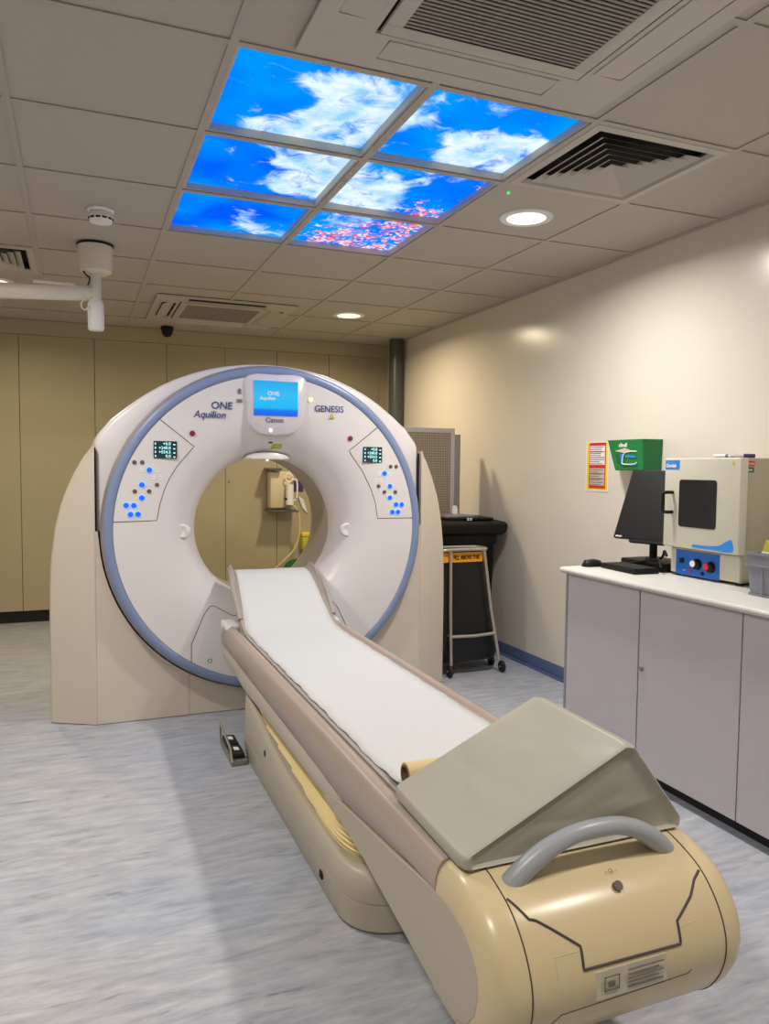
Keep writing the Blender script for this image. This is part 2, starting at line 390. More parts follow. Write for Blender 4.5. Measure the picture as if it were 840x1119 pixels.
# ================================================================== ROOM
XL, XR, YF, YB = -1.9, 2.95, -3.6, 4.66
MB().box(XL - .1, XR + .1, YF - .1, YB + .7, -0.1, 0).build('floor', 'floor', kind='structure')
MB().box(XR, XR + .12, YF, YB + .6, 0, 2.85).build('wall_right', 'wall', kind='structure')
MB().box(XL - .12, XL, YF, YB + .6, 0, 2.85).build('wall_left', 'wallplain', kind='structure')
MB().box(XL - .12, XR + .12, YF - .12, YF, 0, 2.85).build('wall_rear', 'wallplain', kind='structure')
MB().box(XL - .12, XR + .12, YB + .6, YB + .72, 0, 2.85).build('wall_back', 'wallplain', kind='structure')
MB().box(XL, XR, YF, YB + .6, 2.80, 2.85).build('ceiling_void', 'plenum', kind='structure')
MB().box(2.944, 2.9505, 0.9, YB, 0, 0.085, 0.002).box(2.925, 2.9495, 0.9, YB, 0, 0.012, .004).build('baseboard_right', 'skirt', kind='structure')
# ceiling tiles with open cells for the fixtures
skip = {(1, 0), (1, 1), (1, 2), (2, 0), (2, 1), (2, 2), (3, 0), (-1, 4), (1, -1), (1, -2), (2, -1), (2, -2)}
t = MB(); T = .6
xs = [XL, -1.8, -1.2, -.6, 0, .6, 1.2, 1.8, 2.4, XR]; ix = [-4, -3, -2, -1, 0, 1, 2, 3, 4]
ys = [YF + .6 * k for k in range(0, 14)] + [YB]
for a in range(len(xs) - 1):
    for b in range(len(ys) - 1):
        j = round(ys[b] / .6)
        if (ix[a], j) in skip: continue
        t.box(xs[a] + .004, xs[a + 1] - .004, ys[b] + .004, ys[b + 1] - .004, 2.4545, 2.470)
t.build('ceiling', 'tile', kind='structure')
g = MB()
for x in xs[1:-1]: g.box(x - .012, x + .012, YF, YB, 2.4495, 2.4535)
for x in xs[1:-1]: g.box(x - .002, x + .002, YF, YB, 2.4535, 2.49)
for y in ys[1:-1]:
    for a in range(len(xs) - 1):
        g.box(xs[a] + .012, xs[a + 1] - .012, y - .012, y + .012, 2.4495, 2.4530)
        g.box(xs[a] + .012, xs[a + 1] - .012, y - .002, y + .002, 2.4530, 2.49)
g.build('ceiling_grid', 'tbar', kind='structure')
MB().box(XR - .022, XR, YF, YB, 2.445, 2.4545).box(XL, XL + .022, YF, YB, 2.445, 2.4545).build('trim_1', 'tbar', kind='structure')
MB().box(XL, XR, YB - .012, YB + .3, 2.335, 2.4545).box(XL, XR, YB - .02, YB - .012, 2.425, 2.449).build('trim_2', 'cup', kind='structure')

# tall cupboards along the back wall
seams = [-1.88, -1.36, -.80, -.233, .333, .91, 1.407, 1.873, 2.365, 2.864]
clab = ['tall beige cupboard in the back left corner, outside the photo', 'tall beige cupboard next to the corner one, outside the photo', 'tall beige cupboard cut by the left photo edge',
        'tall beige cupboard seen full height just left of the scanner', 'tall beige cupboard behind the left shoulder of the scanner, left of the dome camera',
        'tall beige cupboard right of the dome camera, seen again in the left of the bore', 'tall beige cupboard with small lock, above and behind the scanner screen',
        'tall beige cupboard behind the GENESIS lettering, injector hung before its left side', 'last tall beige cupboard on the right, beside the grey pipe']
for i in range(len(seams) - 1):
    a, b = seams[i], seams[i + 1]
    c = thing('tall_cupboard', clab[i], 'cupboard', ((a + b) / 2, YB + .3, 0), 'tall beige cupboards along the back wall')
    MB().box(a + .001, b - .001, YB + .019, YB + .58, .10, 2.334).build('carcass', 'cup', c)
    MB().box(a + .002, b - .002, YB, YB + .018, .102, 2.333, .0015, 1).build('door', 'cup', c)
    MB().box(a, b, YB + .04, YB + .06, 0, .10).build('plinth', 'plinth', c)
    if i in (6, 5):
        zx = a + .03
        MB().cyl((zx, YB - .004, 1.156), (zx, YB + .001, 1.156), .008, seg=14).build('lock', 'btnbr', c)
MB().box(2.865, 2.9495, YB, YB + .1, 0, 2.334).build('trim_3', 'cup', kind='structure')

# grey service pipe in the corner
p = MB(); p.cyl((2.873, 4.27, 0), (2.873, 4.27, 2.4495), .066, seg=32)
pp = p.build('service_pipe', 'post'); tag(pp, 'dark grey vertical pipe standing in the back right corner', 'pipe')

# ================================================================== CEILING FIXTURES
skyt = None; sl = {(1, 0): 'largest sky picture light panel, clouds low, nearest on the left', (2, 0): 'sky picture light panel touching the square louvred vent', (1, 1): 'middle left sky panel of deep blue with one cloud',
      (2, 1): 'middle right sky panel with first pink blossom at its corner', (1, 2): 'smallest far left sky panel of plain blue and a puff', (2, 2): 'far right sky panel filled with pink cherry blossom'}
for k, (i, j) in enumerate(sl):
    x0, y0 = i * T, j * T
    if skyt is None:
        skyt = thing('sky_light_panel', sl[(i, j)], 'ceiling light', (x0 + .3, y0 + .3, H), 'luminous sky picture panels in the ceiling')
        fr = MB()
        for (a, b, c, d) in ((.012, .588, .012, .022), (.012, .588, .578, .588), (.012, .022, .022, .578), (.578, .588, .022, .578)):
            fr.box(x0 + a, x0 + b, y0 + c, y0 + d, 2.4545, 2.492)
        fr.build('frame', 'acw', skyt)
        MB().box(x0 + .0225, x0 + .5775, y0 + .0225, y0 + .5775, 2.480, 2.488).build('diffuser', 'sky', skyt)
    else: dup(skyt, (x0 + .3 - skyt.location.x, y0 + .3 - skyt.location.y, 0), label=sl[(i, j)])

def louvre_vent(cx, cy, label):
    v = thing('ceiling_vent', label, 'vent', (cx, cy, H), 'square louvred vents in the ceiling')
    b = MB()
    def sq(h, z): return [(cx - h, cy - h, z), (cx + h, cy - h, z), (cx + h, cy + h, z), (cx - h, cy + h, z)]
    b.loft([sq(.2875, 2.4545), sq(.2875, 2.448), sq(.255, 2.446), sq(.245, 2.462), sq(.2875, 2.4545)], caps=False)
    b.build('frame', 'acw', v, sharp=20)
    MB().box(cx - .285, cx + .285, cy - .285, cy + .285, 2.50, 2.51).build('backing', 'dark', v)
    for k in range(6):
        h = .218 - .036 * k
        MB().loft([sq(h, 2.4465), sq(h + .003, 2.4435), sq(max(h - .033, .004), 2.4625), sq(max(h - .036, .002), 2.4645), sq(h, 2.4465)], caps=False).build('louvre_blade', 'acw', v, sharp=20)
    return v
v1 = louvre_vent(2.1, .3, 'square louvred vent right of the sky panels')
dup(v1, (-.3 - 2.1, 2.7 - .3, 0), label='square louvred vent cut by the left photo edge above the arm')

def cassette(cx, cy, label, opn):
    a = thing('air_conditioner', label, 'air conditioner', (cx, cy, H), 'ceiling cassette air conditioners')
    h = .488; s0 = .335; s1 = .435; ln = .27
    # fascia with four slots: built from strips
    f = MB()
    def bx(x0, x1, y0, y1, z0=2.440, z1=2.4490): f.box(cx + x0, cx + x1, cy + y0, cy + y1, z0, z1)
    for sgn in (1, -1):
        bx(*sorted((sgn * s1, sgn * h)), -h, h); bx(-s1, s1, *sorted((sgn * s1, sgn * h)))
    for sx in (1, -1):
        for sy in (1, -1):
            bx(*sorted((sx * ln, sx * s1)), *sorted((sy * s0, sy * s1)))
            bx(*sorted((sx * s0, sx * s1)), *sorted((sy * ln, sy * s0)))
    for (x0, x1, y0, y1) in ((-s0, s0, .318, s0), (-s0, s0, -s0, -.318), (-s0, -.318, -.318, .318), (.318, s0, -.318, .318)): bx(x0, x1, y0, y1)
    f.build('fascia', 'acw', a, bevel=.0)
    MB().box(cx - h + .01, cx + h - .01, cy - h + .01, cy + h - .01, 2.4495, 2.47).build('backing', 'dark', a)
    # centre intake panel
    q = MB()
    for (x0, x1, y0, y1) in ((-.308, .308, .262, .308), (-.308, .308, -.308, -.262), (-.308, -.262, -.262, .262), (.262, .308, -.262, .262)):
        q.box(cx + x0, cx + x1, cy + y0, cy + y1, 2.4345, 2.447, .003, 2)
    q.build('intake_frame', 'acw', a)
    s = MB()
    n = 34
    for k in range(n):
        y = cy - .258 + (k + .5) * .516 / n
        s.box(cx - .262, cx + .262, y - .0040, y + .0040, 2.436, 2.4385)
    for k in (): s.box(cx - .262 + .131 * k - .002, cx - .262 + .131 * k + .002, cy - .26, cy + .26, 2.434, 2.44)
    s.build('intake_grille', 'intake', a)
    c = (s0 + s1) / 2; w = (s1 - s0) / 2 - .0008
    for sg, ax in ((1, 'y'), (-1, 'y'), (1, 'x'), (-1, 'x')):
        m_ = MB()
        if ax == 'y': m_.box(cx - ln + .002, cx + ln - .002, cy + sg * c - w, cy + sg * c + w, 2.4395, 2.4435, .0015, 1, rot=Matrix.Rotation(sg * opn, 3, 'X'))
        else: m_.box(cx + sg * c - w, cx + sg * c + w, cy - ln + .002, cy + ln - .002, 2.4395, 2.4435, .0015, 1, rot=Matrix.Rotation(-sg * opn, 3, 'Y'))
        m_.build('flap', 'acw', a)
    return a
cassette(1.2475, -.53, 'large ceiling air conditioner cassette cut by the top photo edge', R(3))
MB().box(.61, 1.79, -1.19, -.01, 2.4545, 2.47).build('ceiling_plate', 'tile', kind='structure')
cassette(1.19, 3.72, 'smaller looking far air conditioner cassette above the scanner', -R(16))

# downlights (the lamps of the room)
def downlight(x, y, label):
    d = thing('downlight', label, 'ceiling light', (x, y, H), 'round recessed downlights')
    MB().lathe([(.090, 2.4475 - 2.4495 + 2.4495), (.118, 2.4475), (.122, 2.4535), (.090, 2.4535)], (x, y, 0), 'z', 48, closed=True).build('trim_ring', 'white', d)
    MB().cyl((x, y, 2.4480), (x, y, 2.4535), .0895, seg=48).build('lens', 'ledw', d)
    return d
d0 = downlight(2.115, .93, 'bright round downlight nearest, between louvred vent and blossom panels')
for (x, y, lb) in ((2.12, 3.41, 'round downlight far right, near the wall above the scanner'), (-.285, 3.33, 'round downlight at the left photo edge behind the ceiling arm'),
                   (-.28, .93, 'round downlight outside the frame on the left'), (2.115, -1.5, 'round downlight behind the camera on the right'), (-.28, -1.5, 'round downlight behind the camera on the left')):
    dup(d0, (x - 2.115, y - .93, 0), label=lb)
LAMPS = [(2.115, .93, 1.0), (2.12, 3.41, .9), (-.285, 3.33, .65), (-.28, .93, 1.0), (2.115, -1.5, .85), (-.28, -1.5, 1.0)]
for (x, y, k) in LAMPS:
    la = bpy.data.lights.new('downlight_lamp', 'AREA'); la.shape = 'DISK'; la.size = .17; la.energy = LAMP_W * k; la.color = WARM_COL if y > 3 else LAMP_COL; la.spread = R(165)
    lo = bpy.data.objects.new('downlight_lamp', la); COL.objects.link(lo); lo.location = (x, y, 2.4465)

# emergency indicator
o = MB().cyl((1.872, .683, 2.447), (1.872, .683, 2.4545), .006, seg=12).build('indicator_light', 'ledg'); tag(o, 'tiny green indicator light in the ceiling beside the vent', 'indicator')
# smoke detector
sd = thing('smoke_detector', 'white round smoke detector on the ceiling left of the sky panels', 'smoke detector', (.305, 1.606, H))
MB().lathe([(.001, 2.4535), (.058, 2.4535), (.058, 2.447), (.052, 2.440), (.001, 2.440)], (.305, 1.606, 0), 'z', 40).build('base', 'white', sd)
MB().lathe([(.001, 2.438), (.045, 2.438), (.05, 2.430), (.052, 2.405), (.046, 2.396), (.001, 2.395)], (.305, 1.606, 0), 'z', 40).build('housing', 'white', sd)
s = MB()
for k in range(12):
    a = 2 * math.pi * (k + .5) / 12; c = Vector((.305 + .051 * math.cos(a), 1.606 + .051 * math.sin(a), 2.409))
    s.box(c.x - .003, c.x + .003, c.y - .009, c.y + .009, c.z - .004, c.z + .004, rot=Matrix.Rotation(a, 3, 'Z'))
s.build('vent_slots', 'dark', sd)
# dome camera
dc = thing('dome_camera', 'small black dome camera on the ceiling by the back cupboards', 'security camera', (.899, 4.50, H))
MB().lathe([(.001, 2.4495), (.052, 2.4495), (.052, 2.425), (.001, 2.425)], (.899, 4.50, 0), 'z', 32).build('base', 'black', dc)
MB().lathe([(.046, 2.425), (.044, 2.400), (.034, 2.380), (.018, 2.368), (.001, 2.364)], (.899, 4.50, 0), 'z', 32).build('dome', 'black', dc)

# ceiling mounted support arm
ar = thing('ceiling_boom', 'white jointed ceiling support arm reaching left, beside smoke detector', 'medical arm', (.293, 2.2, H))
ax, ay = .293, 2.2
MB().lathe([(.001, 2.4495), (.092, 2.4495), (.092, 2.441), (.001, 2.441)], (ax, ay, 0), 'z', 40).build('ceiling_plate', 'black', ar)
MB().lathe([(.001, 2.441), (.087, 2.441), (.087, 2.335), (.080, 2.310), (.062, 2.300), (.001, 2.298)], (ax, ay, 0), 'z', 40).build('canopy', 'arm', ar)
MB().cyl((ax, ay, 2.298), (ax, ay, 2.15), .030, seg=24).build('pole', 'arm', ar)
MB().lathe([(.001, 2.165), (.031, 2.165), (.040, 2.14), (.041, 2.02), (.036, 2.008), (.001, 2.006)], (ax, ay, 0), 'z', 28).build('sleeve', 'white', ar)
b = MB(); b.loft([[(x, ay + dy * w, zc + dz * w) for dy, dz in [(math.cos(t) * .034, math.sin(t) * .040) for t in [2 * math.pi * k / 20 for k in range(20)]]] for x, zc, w in ((ax - .005, 2.198, .8), (ax - .04, 2.198, 1), (-.25, 2.168, 1), (-.95, 2.14, .95), (-1.0, 2.14, .7))])
b.build('horizontal_arm', 'arm', ar)
MB().box(ax - .30, ax - .10, ay - .024, ay + .024, 2.222, 2.240, .006).build('arm_cover', 'arm', ar)
MB().cyl((-1.0, ay, 2.22), (-1.0, ay, 2.02), .045, seg=24).build('end_joint', 'arm', ar)
MB().tube(cr([(ax - .045, ay - .03, 2.17), (ax - .07, ay - .035, 2.14), (ax - .068, ay - .035, 2.115), (ax - .052, ay - .035, 2.105), (ax - .03, ay - .03, 2.13)]), .004, 8).build('cable_loop', 'arm', ar)
MB().tube(cr([(ax - .06, ay - .04, 2.30), (ax - .045, ay - .045, 2.28), (ax - .03, ay - .045, 2.27), (ax - .032, ay - .045, 2.245), (ax - .04, ay - .045, 2.23)]), .004, 8).build('black_cable', 'black', ar)

# ================================================================== CT SCANNER
GX, GZ = 1.150, .973
ct = thing('ct_scanner', 'large white ring shaped CT scanner with blue rim and open bore', 'ct scanner', (GX, 2.2, 0))
YFc = 1.80
FACE = [(.383, 2.04), (.386, 1.99), (.398, 1.945), (.420, 1.905), (.452, 1.870), (.49, 1.845), (.53, 1.828), (.58, 1.816), (.64, 1.808), (.72, 1.803), (.80, 1.800)]
FT = [(a, b) for a, b in FACE]
def yf(x, z): return interp(FT, math.hypot(x - GX, z - GZ))
prof = [tuple(v) for v in cr([(a, b) for a, b in [(Vector((r_, y_, 0))) [:2] for r_, y_ in FACE]], 4)] if False else None
pf = [(v.x, v.y) for v in cr([(r_, y_, 0) for r_, y_ in FACE], 4)]
fp = MB().lathe([(a, b) for a, b in pf] + [(.80, 1.86), (.383, 2.06)], (GX, 0, GZ), 'y', 160, closed=True).build('front_panel', 'gan', ct, sharp=50)
MB().lathe([(.8005, 1.803), (.804, 1.797), (.820, 1.7935), (.838, 1.796), (.846, 1.803), (.8465, 1.818), (.8005, 1.818)], (GX, 0, GZ), 'y', 200, closed=True).build('trim_ring', 'ring', ct, sharp=50)
MB().lathe([(.8005, 1.8185), (.8465, 1.8185), (.857, 1.845), (.858, 1.895), (.8005, 1.895)], (GX, 0, GZ), 'y', 160, closed=True).build('rim', 'rim', ct)
gp = MB(); lo = []
for k in range(81):
    th = R(180 + 180 * k / 80); c_, s_ = math.cos(th), math.sin(th)
    lo.append([(GX + r_ * c_, y_, GZ + r_ * s_) for r_, y_ in ((.80, 1.896), (.868, 1.896), (.868, 1.9015), (.80, 1.9015))])
gp.loft(lo)
for sg in (-1, 1): gp.box(*sorted((GX + sg * .8735, GX + sg * .8812)), 1.893, 1.9015, .97, 1.386)
gp.build('shadow_gap', 'dark', ct)  # black strips painting in the shade of the seam around disc and covers
MB().lathe([(.383, 2.061), (.383, 2.37), (.396, 2.43), (.44, 2.50), (.52, 2.58), (.62, 2.66), (.64, 2.72), (.60, 2.72), (.43, 2.56), (.405, 2.40), (.40, 2.061)], (GX, 0, GZ), 'y', 96, closed=True).build('bore_liner', 'bore', ct, sharp=50)
# rear housing as polar loft
OUT = [(.88, 0.004), (.88, 1.0), (.88, 1.38), (.878, 1.425), (.862, 1.455), (.80, 1.530), (.72, 1.598), (.64, 1.658), (.56, 1.708), (.48, 1.748), (.395, 1.782), (.31, 1.808), (.22, 1.828), (.12, 1.842), (0, 1.848)]
half = OUT
poly = [(GX + a, z) for a, z in half] + [(GX - a, z) for a, z in reversed(half[:-1])]
def rad(th):
    dx, dz = math.cos(th), math.sin(th); best = 9
    n = len(poly)
    for i in range(n):
        ax_, az = poly[i][0] - GX, poly[i][1] - GZ; bx_, bz = poly[(i + 1) % n][0] - GX, poly[(i + 1) % n][1] - GZ
        ex, ez = bx_ - ax_, bz - az; den = dx * ez - dz * ex
        if abs(den) < 1e-9: continue
        tt = (ax_ * ez - az * ex) / den; ss = (ax_ * dz - az * dx) / den
        if tt > 0 and -1e-6 <= ss <= 1 + 1e-6: best = min(best, tt)
    return best
NA = 360; TH = [2 * math.pi * k / NA for k in range(NA)]
RO = [rad(t_) for t_ in TH]
def outl(ins, y): return [(GX + (r_ - ins) * math.cos(t_), y, GZ + (r_ - ins) * math.sin(t_)) for r_, t_ in zip(RO, TH)]
def circ(r_, y): return [(GX + r_ * math.cos(t_), y, GZ + r_ * math.sin(t_)) for t_ in TH]
hb = MB()
hb.loft([circ(.79, 1.904), outl(.022, 1.902), outl(.012, 1.908), outl(.003, 1.922), outl(0, 1.945), outl(0, 2.64), outl(.02, 2.70), outl(.05, 2.72), circ(.645, 2.721)], caps=False)
hb.build('housing', 'gan', ct, sharp=40)
# side covers
OC = [(0.004, 1.097), (.57, 1.097), (.70, 1.094), (.82, 1.088), (.98, 1.068), (1.127, 1.032), (1.26, .975), (1.34, .930), (1.385, .897), (1.398, .884)]
RC = .866
for sg in (-1, 1):
    m_ = MB(); zz = [0.004] + [.05 + .05 * k for k in range(26)] + [1.34, 1.37, 1.39, 1.398]
    zz = sorted(set([z for z in zz if z <= 1.398]))
    loops = []
    for z in zz:
        o_ = interp(OC, z); i_ = .8815
        y_in = 1.862; k = (o_ - i_) / .2155
        y_o = 1.862 + .11 * k
        loops.append([(GX + sg * a, y, z) for a, y in ((i_, 2.60), (i_, y_in), (i_ + .006, y_in), (max(o_ - .02, i_ + .007), y_o - .008 * min(1, k + .1)), (max(o_ - .006, i_ + .009), y_o + .002), (max(o_, i_ + .010), y_o + .016), (max(o_, i_ + .010), 2.54), (max(o_ - .03, i_ + .009), 2.60))])
    m_.loft(loops)
    # base front plate below the disc
    top = []; n = 40
    for k in range(n + 1):
        dx = .432 + (.8805 - .432) * k / n
        zt = GZ - math.sqrt(max(RC * RC - dx * dx, 0)) if dx < RC else GZ
        top.append((dx, zt))
    pl = [(GX + sg * d, z) for d, z in top] + [(GX + sg * .8805, .004), (GX + sg * .432, .004)]
    m_.prism(pl, 'xz', 1.862, 1.899)
    m_.build('side_cover', 'ganside', ct, sharp=28)
n = 40; top = [(GX + (-.430 + .86 * k / n), GZ - math.sqrt(RC * RC - (-.430 + .86 * k / n) ** 2)) for k in range(n + 1)]
MB().prism(top + [(GX + .430, .004), (GX - .430, .004)], 'xz', 1.864, 1.899).build('base_panel', 'ganside', ct, sharp=28)
MB().box(GX - .86, GX + .86, 1.90, 2.6, 0, .0035).build('foot', 'dark', ct)

# console with screen
def surf(lst, off=.0015): return [(x, yf(x, z) - off, z) for x, z in lst]
cp = cr([(1.003, 1.765, 0), (1.16, 1.782, 0), (1.317, 1.770, 0), (1.318, 1.62, 0), (1.306, 1.53, 0), (1.27, 1.488, 0), (1.22, 1.468, 0), (1.10, 1.466, 0), (1.05, 1.486, 0), (1.015, 1.53, 0), (1.004, 1.62, 0)], 5, True)
c0 = Vector((1.16, 1.62, 0))
co = MB(); co.loft([[((v.x - c0.x) * s_ + c0.x, y, (v.y - c0.y) * s_ + c0.y) for v in cp] for s_, y in ((1, 1.835), (1.0, 1.8075), (.985, 1.795), (.95, 1.790))])
cons = co.build('display_console', 'console', ct, sharp=60)
MB().box(1.0405, 1.276, 1.784, 1.7895, 1.5665, 1.746, .002, 1).build('screen', 'screen', cons)
text('ONE', .030, (1.112, 1.7835, 1.671), (1, 0, 0), (0, 0, 1), 'btnw', cons, 'screen_lettering', bold=.0006)
text('Aquilion', .024, (1.072, 1.7835, 1.648), (1, 0, 0), (0, 0, 1), 'btnw', cons, 'screen_lettering', bold=.0006, shear=.15)
text('Canon', .036, (1.103, 1.7885, 1.532), (1, 0, 0), (0, 0, 1), 'greyt', cons, 'maker_lettering', bold=.0008)
MB().lathe([(.001, 1.7835), (.008, 1.785), (.010, 1.792), (.001, 1.793)], (1.131, 0, 1.489), 'y', 20).build('status_light', 'ledw', cons)
# lettering
text('ONE', .052, (.824, yf(.86, 1.6) - .003, 1.593), (1, 0, 0), (0, 0, 1), 'navy', ct, 'model_lettering', bold=.0004, shear=.1)
text('Aquilion', .052, (.738, yf(.8, 1.55) - .003, 1.546), (1, 0, 0), (0, 0, 1), 'navy', ct, 'model_lettering', bold=.0004, shear=.25, sx=.92)
text('GENESIS', .048, (1.372, yf(1.45, 1.6) - .003, 1.598), (1, 0, 0), (0, 0, 1), 'navy', ct, 'model_lettering', bold=.0004, sx=.93)
MB().prism([(1.455, 1.566), (1.483, 1.566), (1.469, 1.590)], 'xz', 1.797, yf(1.47, 1.575) + .004).build('warning_mark', 'yel', ct)
for z, nm in ((1.684, 0), (1.640, 1)):
    MB().prism([(.962, z - .010), (.978, z - .010), (.978, z + .012), (.970, z + .018), (.962, z + .012)] if nm == 0 else [(.957, z - .009), (.984, z - .009), (.984, z + .006), (.957, z + .006)], 'xz', 1.7985, 1.806).build('printed_symbol', 'greyt', ct)
MB().cyl((1.350, 1.796, 1.658), (1.350, 1.806, 1.658), .011, seg=20).build('indicator', 'ledy', ct)
# laser port shelf over the bore
sh = MB()
loops = []
for k in range(25):
    u = -1 + 2 * k / 24; x = 1.140 + .128 * u; w = math.sqrt(max(1 - u * u, 0.0004))
    loops.append([(x, 1.935 - .045 * w, 1.338), (x, 1.93 - .055 * w, 1.342), (x, 1.925 - .050 * w, 1.342 + .012 * w), (x, 1.925 - .040 * w, 1.342 + .034 * w), (x, 1.95, 1.345 + .035 * w), (x, 1.97, 1.338)])
sh.loft(loops); sh.build('laser_port', 'gan', ct, sharp=60)
MB().cyl((1.135, 1.884, 1.336), (1.135, 1.900, 1.342), .007, seg=16).build('laser_lens', 'ledw', ct)
def plate(x0, x1, z0, z1, sk=0.0, off=.004):
    ys_ = [yf(x, z) for x in (x0, x1) for z in (z0, z1)]
    b = MB(); lo = []
    for o_ in (off, -.002):
        lo.append([(x + (sk if z == z1 else 0), yf(x, z) - o_, z) for x, z in ((x0, z0), (x1, z0), (x1, z1), (x0, z1))])
    return b.loft(lo)
plate(1.129, 1.150, 1.376, 1.432, .010).build('camera_slot', 'black', ct)
plate(1.158, 1.213, 1.396, 1.420).build('laser_label', 'yel', ct)
text('LASER', .018, (1.162, yf(1.185, 1.40) - .007, 1.402), (1, 0, 0), (0, .35, 1), 'black', ct, 'label_lettering')
MB().prism([(1.160, 1.376), (1.188, 1.376), (1.174, 1.394)], 'xz', yf(1.17, 1.38) - .006, yf(1.17, 1.385) + .004).build('warning_mark', 'yel', ct)

# control panels
def button(x, z, r_, m_, par, h=.005):
    y = yf(x, z)
    return MB().lathe([(.0005, y - h), (r_ * .8, y - h), (r_, y - h * .5), (r_, y + .004), (.0005, y + .004)], (x, 0, z), 'y', 18).build('button', m_, par)
def outline(pts, closed, r_, name, par, n=10, m_='line'):
    P = []
    for (a, b) in zip(pts[:-1], pts[1:]):
        for k in range(n): P.append((a[0] + (b[0] - a[0]) * k / n, a[1] + (b[1] - a[1]) * k / n))
    P.append(pts[-1])
    return MB().tube(surf(P, -.0003), r_, 6).build(name, m_, par)
LC = dict(brown=[(0.452, 1.316), (0.489, 1.316), (0.559, 1.205), (0.453, 1.173), (0.521, 1.173)],
          blue=[(0.523, 1.278), (0.487, 1.205), (0.486, 1.14), (0.412, 1.104), (0.448, 1.103), (0.432, 1.059), (0.467, 1.059)],
          white=[(0.488, 1.276), (0.558, 1.276), (0.541, 1.24), (0.577, 1.24)], read=(.543, .656, 1.337, 1.423), red=(.733, 1.465),
          out=[(0.565, 1.538), (0.742, 1.399), (0.658, 1.299), (0.621, 1.238), (0.594, 1.178), (0.573, 1.107), (0.557, 1.026), (0.336, 1.022)])
RCp = dict(brown=[(1.815, 1.308), (1.848, 1.308), (1.746, 1.199), (1.781, 1.166), (1.845, 1.166)],
          blue=[(1.779, 1.269), (1.812, 1.198), (1.813, 1.134), (1.85, 1.095), (1.884, 1.095), (1.829, 1.053), (1.862, 1.053)],
          white=[(1.747, 1.266), (1.813, 1.266), (1.73, 1.23), (1.762, 1.23)], read=(1.652, 1.763, 1.329, 1.415), red=(1.577, 1.459),
          out=[(1.732, 1.522), (1.572, 1.392), (1.592, 1.362), (1.65, 1.285), (1.703, 1.183), (1.729, 1.11), (1.744, 1.018), (1.963, 1.019)])
for D, nm in ((LC, 'left'), (RCp, 'right')):
    cpn = outline(D['out'], False, .0022, 'control_panel', ct)
    for x, z in D['brown']: button(x, z, .0105, 'btnbr', cpn)
    for k, (x, z) in enumerate(D['blue']):
        MB().torus((x, yf(x, z) - .0005, z), .0145, .0028, 'y', 20, 6).build('button_ring', 'btnb2', cpn)
        button(x, z, .013, 'btnb', cpn)
    for x, z in D['white']: MB().torus((x, yf(x, z) - .0005, z), .008, .0022, 'y', 20, 6).build('button', 'btnw', cpn)
    x0, x1, z0, z1 = D['read']
    y = yf((x0 + x1) / 2, (z0 + z1) / 2) - .006
    rd = MB().box(x0, x1, y, y + .015, z0, z1, .002, 1).build('readout', 'lcd', cpn)
    for k, s_ in enumerate(('+0.0', '+240.0', '+554.5', '0.0')):
        text(s_, .021, (x1 - .030, y - .0005, z1 - .020 - .0205 * k), (1, 0, 0), (0, 0, 1), 'lcdt', rd, 'digits', align='RIGHT', bold=.0004)
    for k in range(4): MB().box(x0 + .006, x0 + .012, y - .001, y + .001, z1 - .018 - .0205 * k, z1 - .008 - .0205 * k).build('symbol', 'lcdt', rd)
    for k in range(4): MB().box(x1 - .018, x1 - .008, y - .001, y + .001, z1 - .020 - .0205 * k, z1 - .014 - .0205 * k).build('symbol', 'lcdt', rd)
    x, z = D['red']
    rb = button(x, z, .014, 'btnr', ct, .008)
    rb.name = 'stop_button'
for x, z in ((.687, .965), (1.59, .953)):
    y = yf(x, z)
    dm = MB().lathe([(.0005, y - .001), (.018, y - .003), (.036, y - .012), (.041, y - .010), (.045, y + .004), (.0005, y + .012)], (x, 0, z), 'y', 32)
    for v in dm.bm.verts: v.co.z = z + (v.co.z - z) * .85
    dm = dm.build('grip_recess', 'gan', ct, sharp=60)
    MB().box(x + .022, x + .033, y - .013, y - .004, z - .016, z + .014, .002).build('grip_slot', 'black' if x > 1 else 'gan', dm)
# hatch
HP = [(0.722, 0.245), (0.722, 0.388), (0.787, 0.531), (0.806, .556), (0.823, 0.574), (0.847, 0.572), (0.938, 0.516), (1.362, .516), (1.453, .572), (1.477, .574), (1.513, .531), (1.578, .388), (1.578, .245)]
outline(HP, False, .0022, 'hatch_outline', ct, 8)
MB().torus((.815, 1.8015, .295), .010, .0022, 'y', 20, 6).cyl((.815, 1.802, .295), (.815, 1.81, .295), .008, seg=16).build('hatch_lock', 'steel', ct)

# ================================================================== PATIENT COUCH
CX = 1.15
cc = thing('patient_couch', 'long grey and cream scanner couch on its floor pedestal', 'couch', (CX, .3, 0))
# low pedestal
def foot(hw, y0, y1, z, n=40, zf=None, rr=.20):
    pts = []
    # rounded nose at y0 (towards the viewer), squarer tail at y1
    for k in range(n + 1):
        t_ = math.pi * k / n
        c_, s_ = math.cos(t_), math.sin(t_)
        x = -hw * math.copysign(abs(c_) ** (.55), c_); y = y0 + rr * (1 - abs(s_) ** .75)
        pts.append((CX + x, y))
    pts += [(CX + hw, y0 + rr + (y1 - y0 - rr) * q) for q in (.15, .3, .45, .6, .75, .9)]
    pts += [(CX + hw - .02, y1), (CX - hw + .02, y1)]
    pts += [(CX - hw, y0 + rr + (y1 - y0 - rr) * q) for q in (.9, .75, .6, .45, .3, .15)]
    return [(x, y, z if zf is None else zf(y)) for x, y in pts]
MB().loft([foot(.268, -.252, 1.295, 0), foot(.276, -.262, 1.30, .012), foot(.278, -.263, 1.30, .088)]).build('pedestal_skirt', 'base', cc)
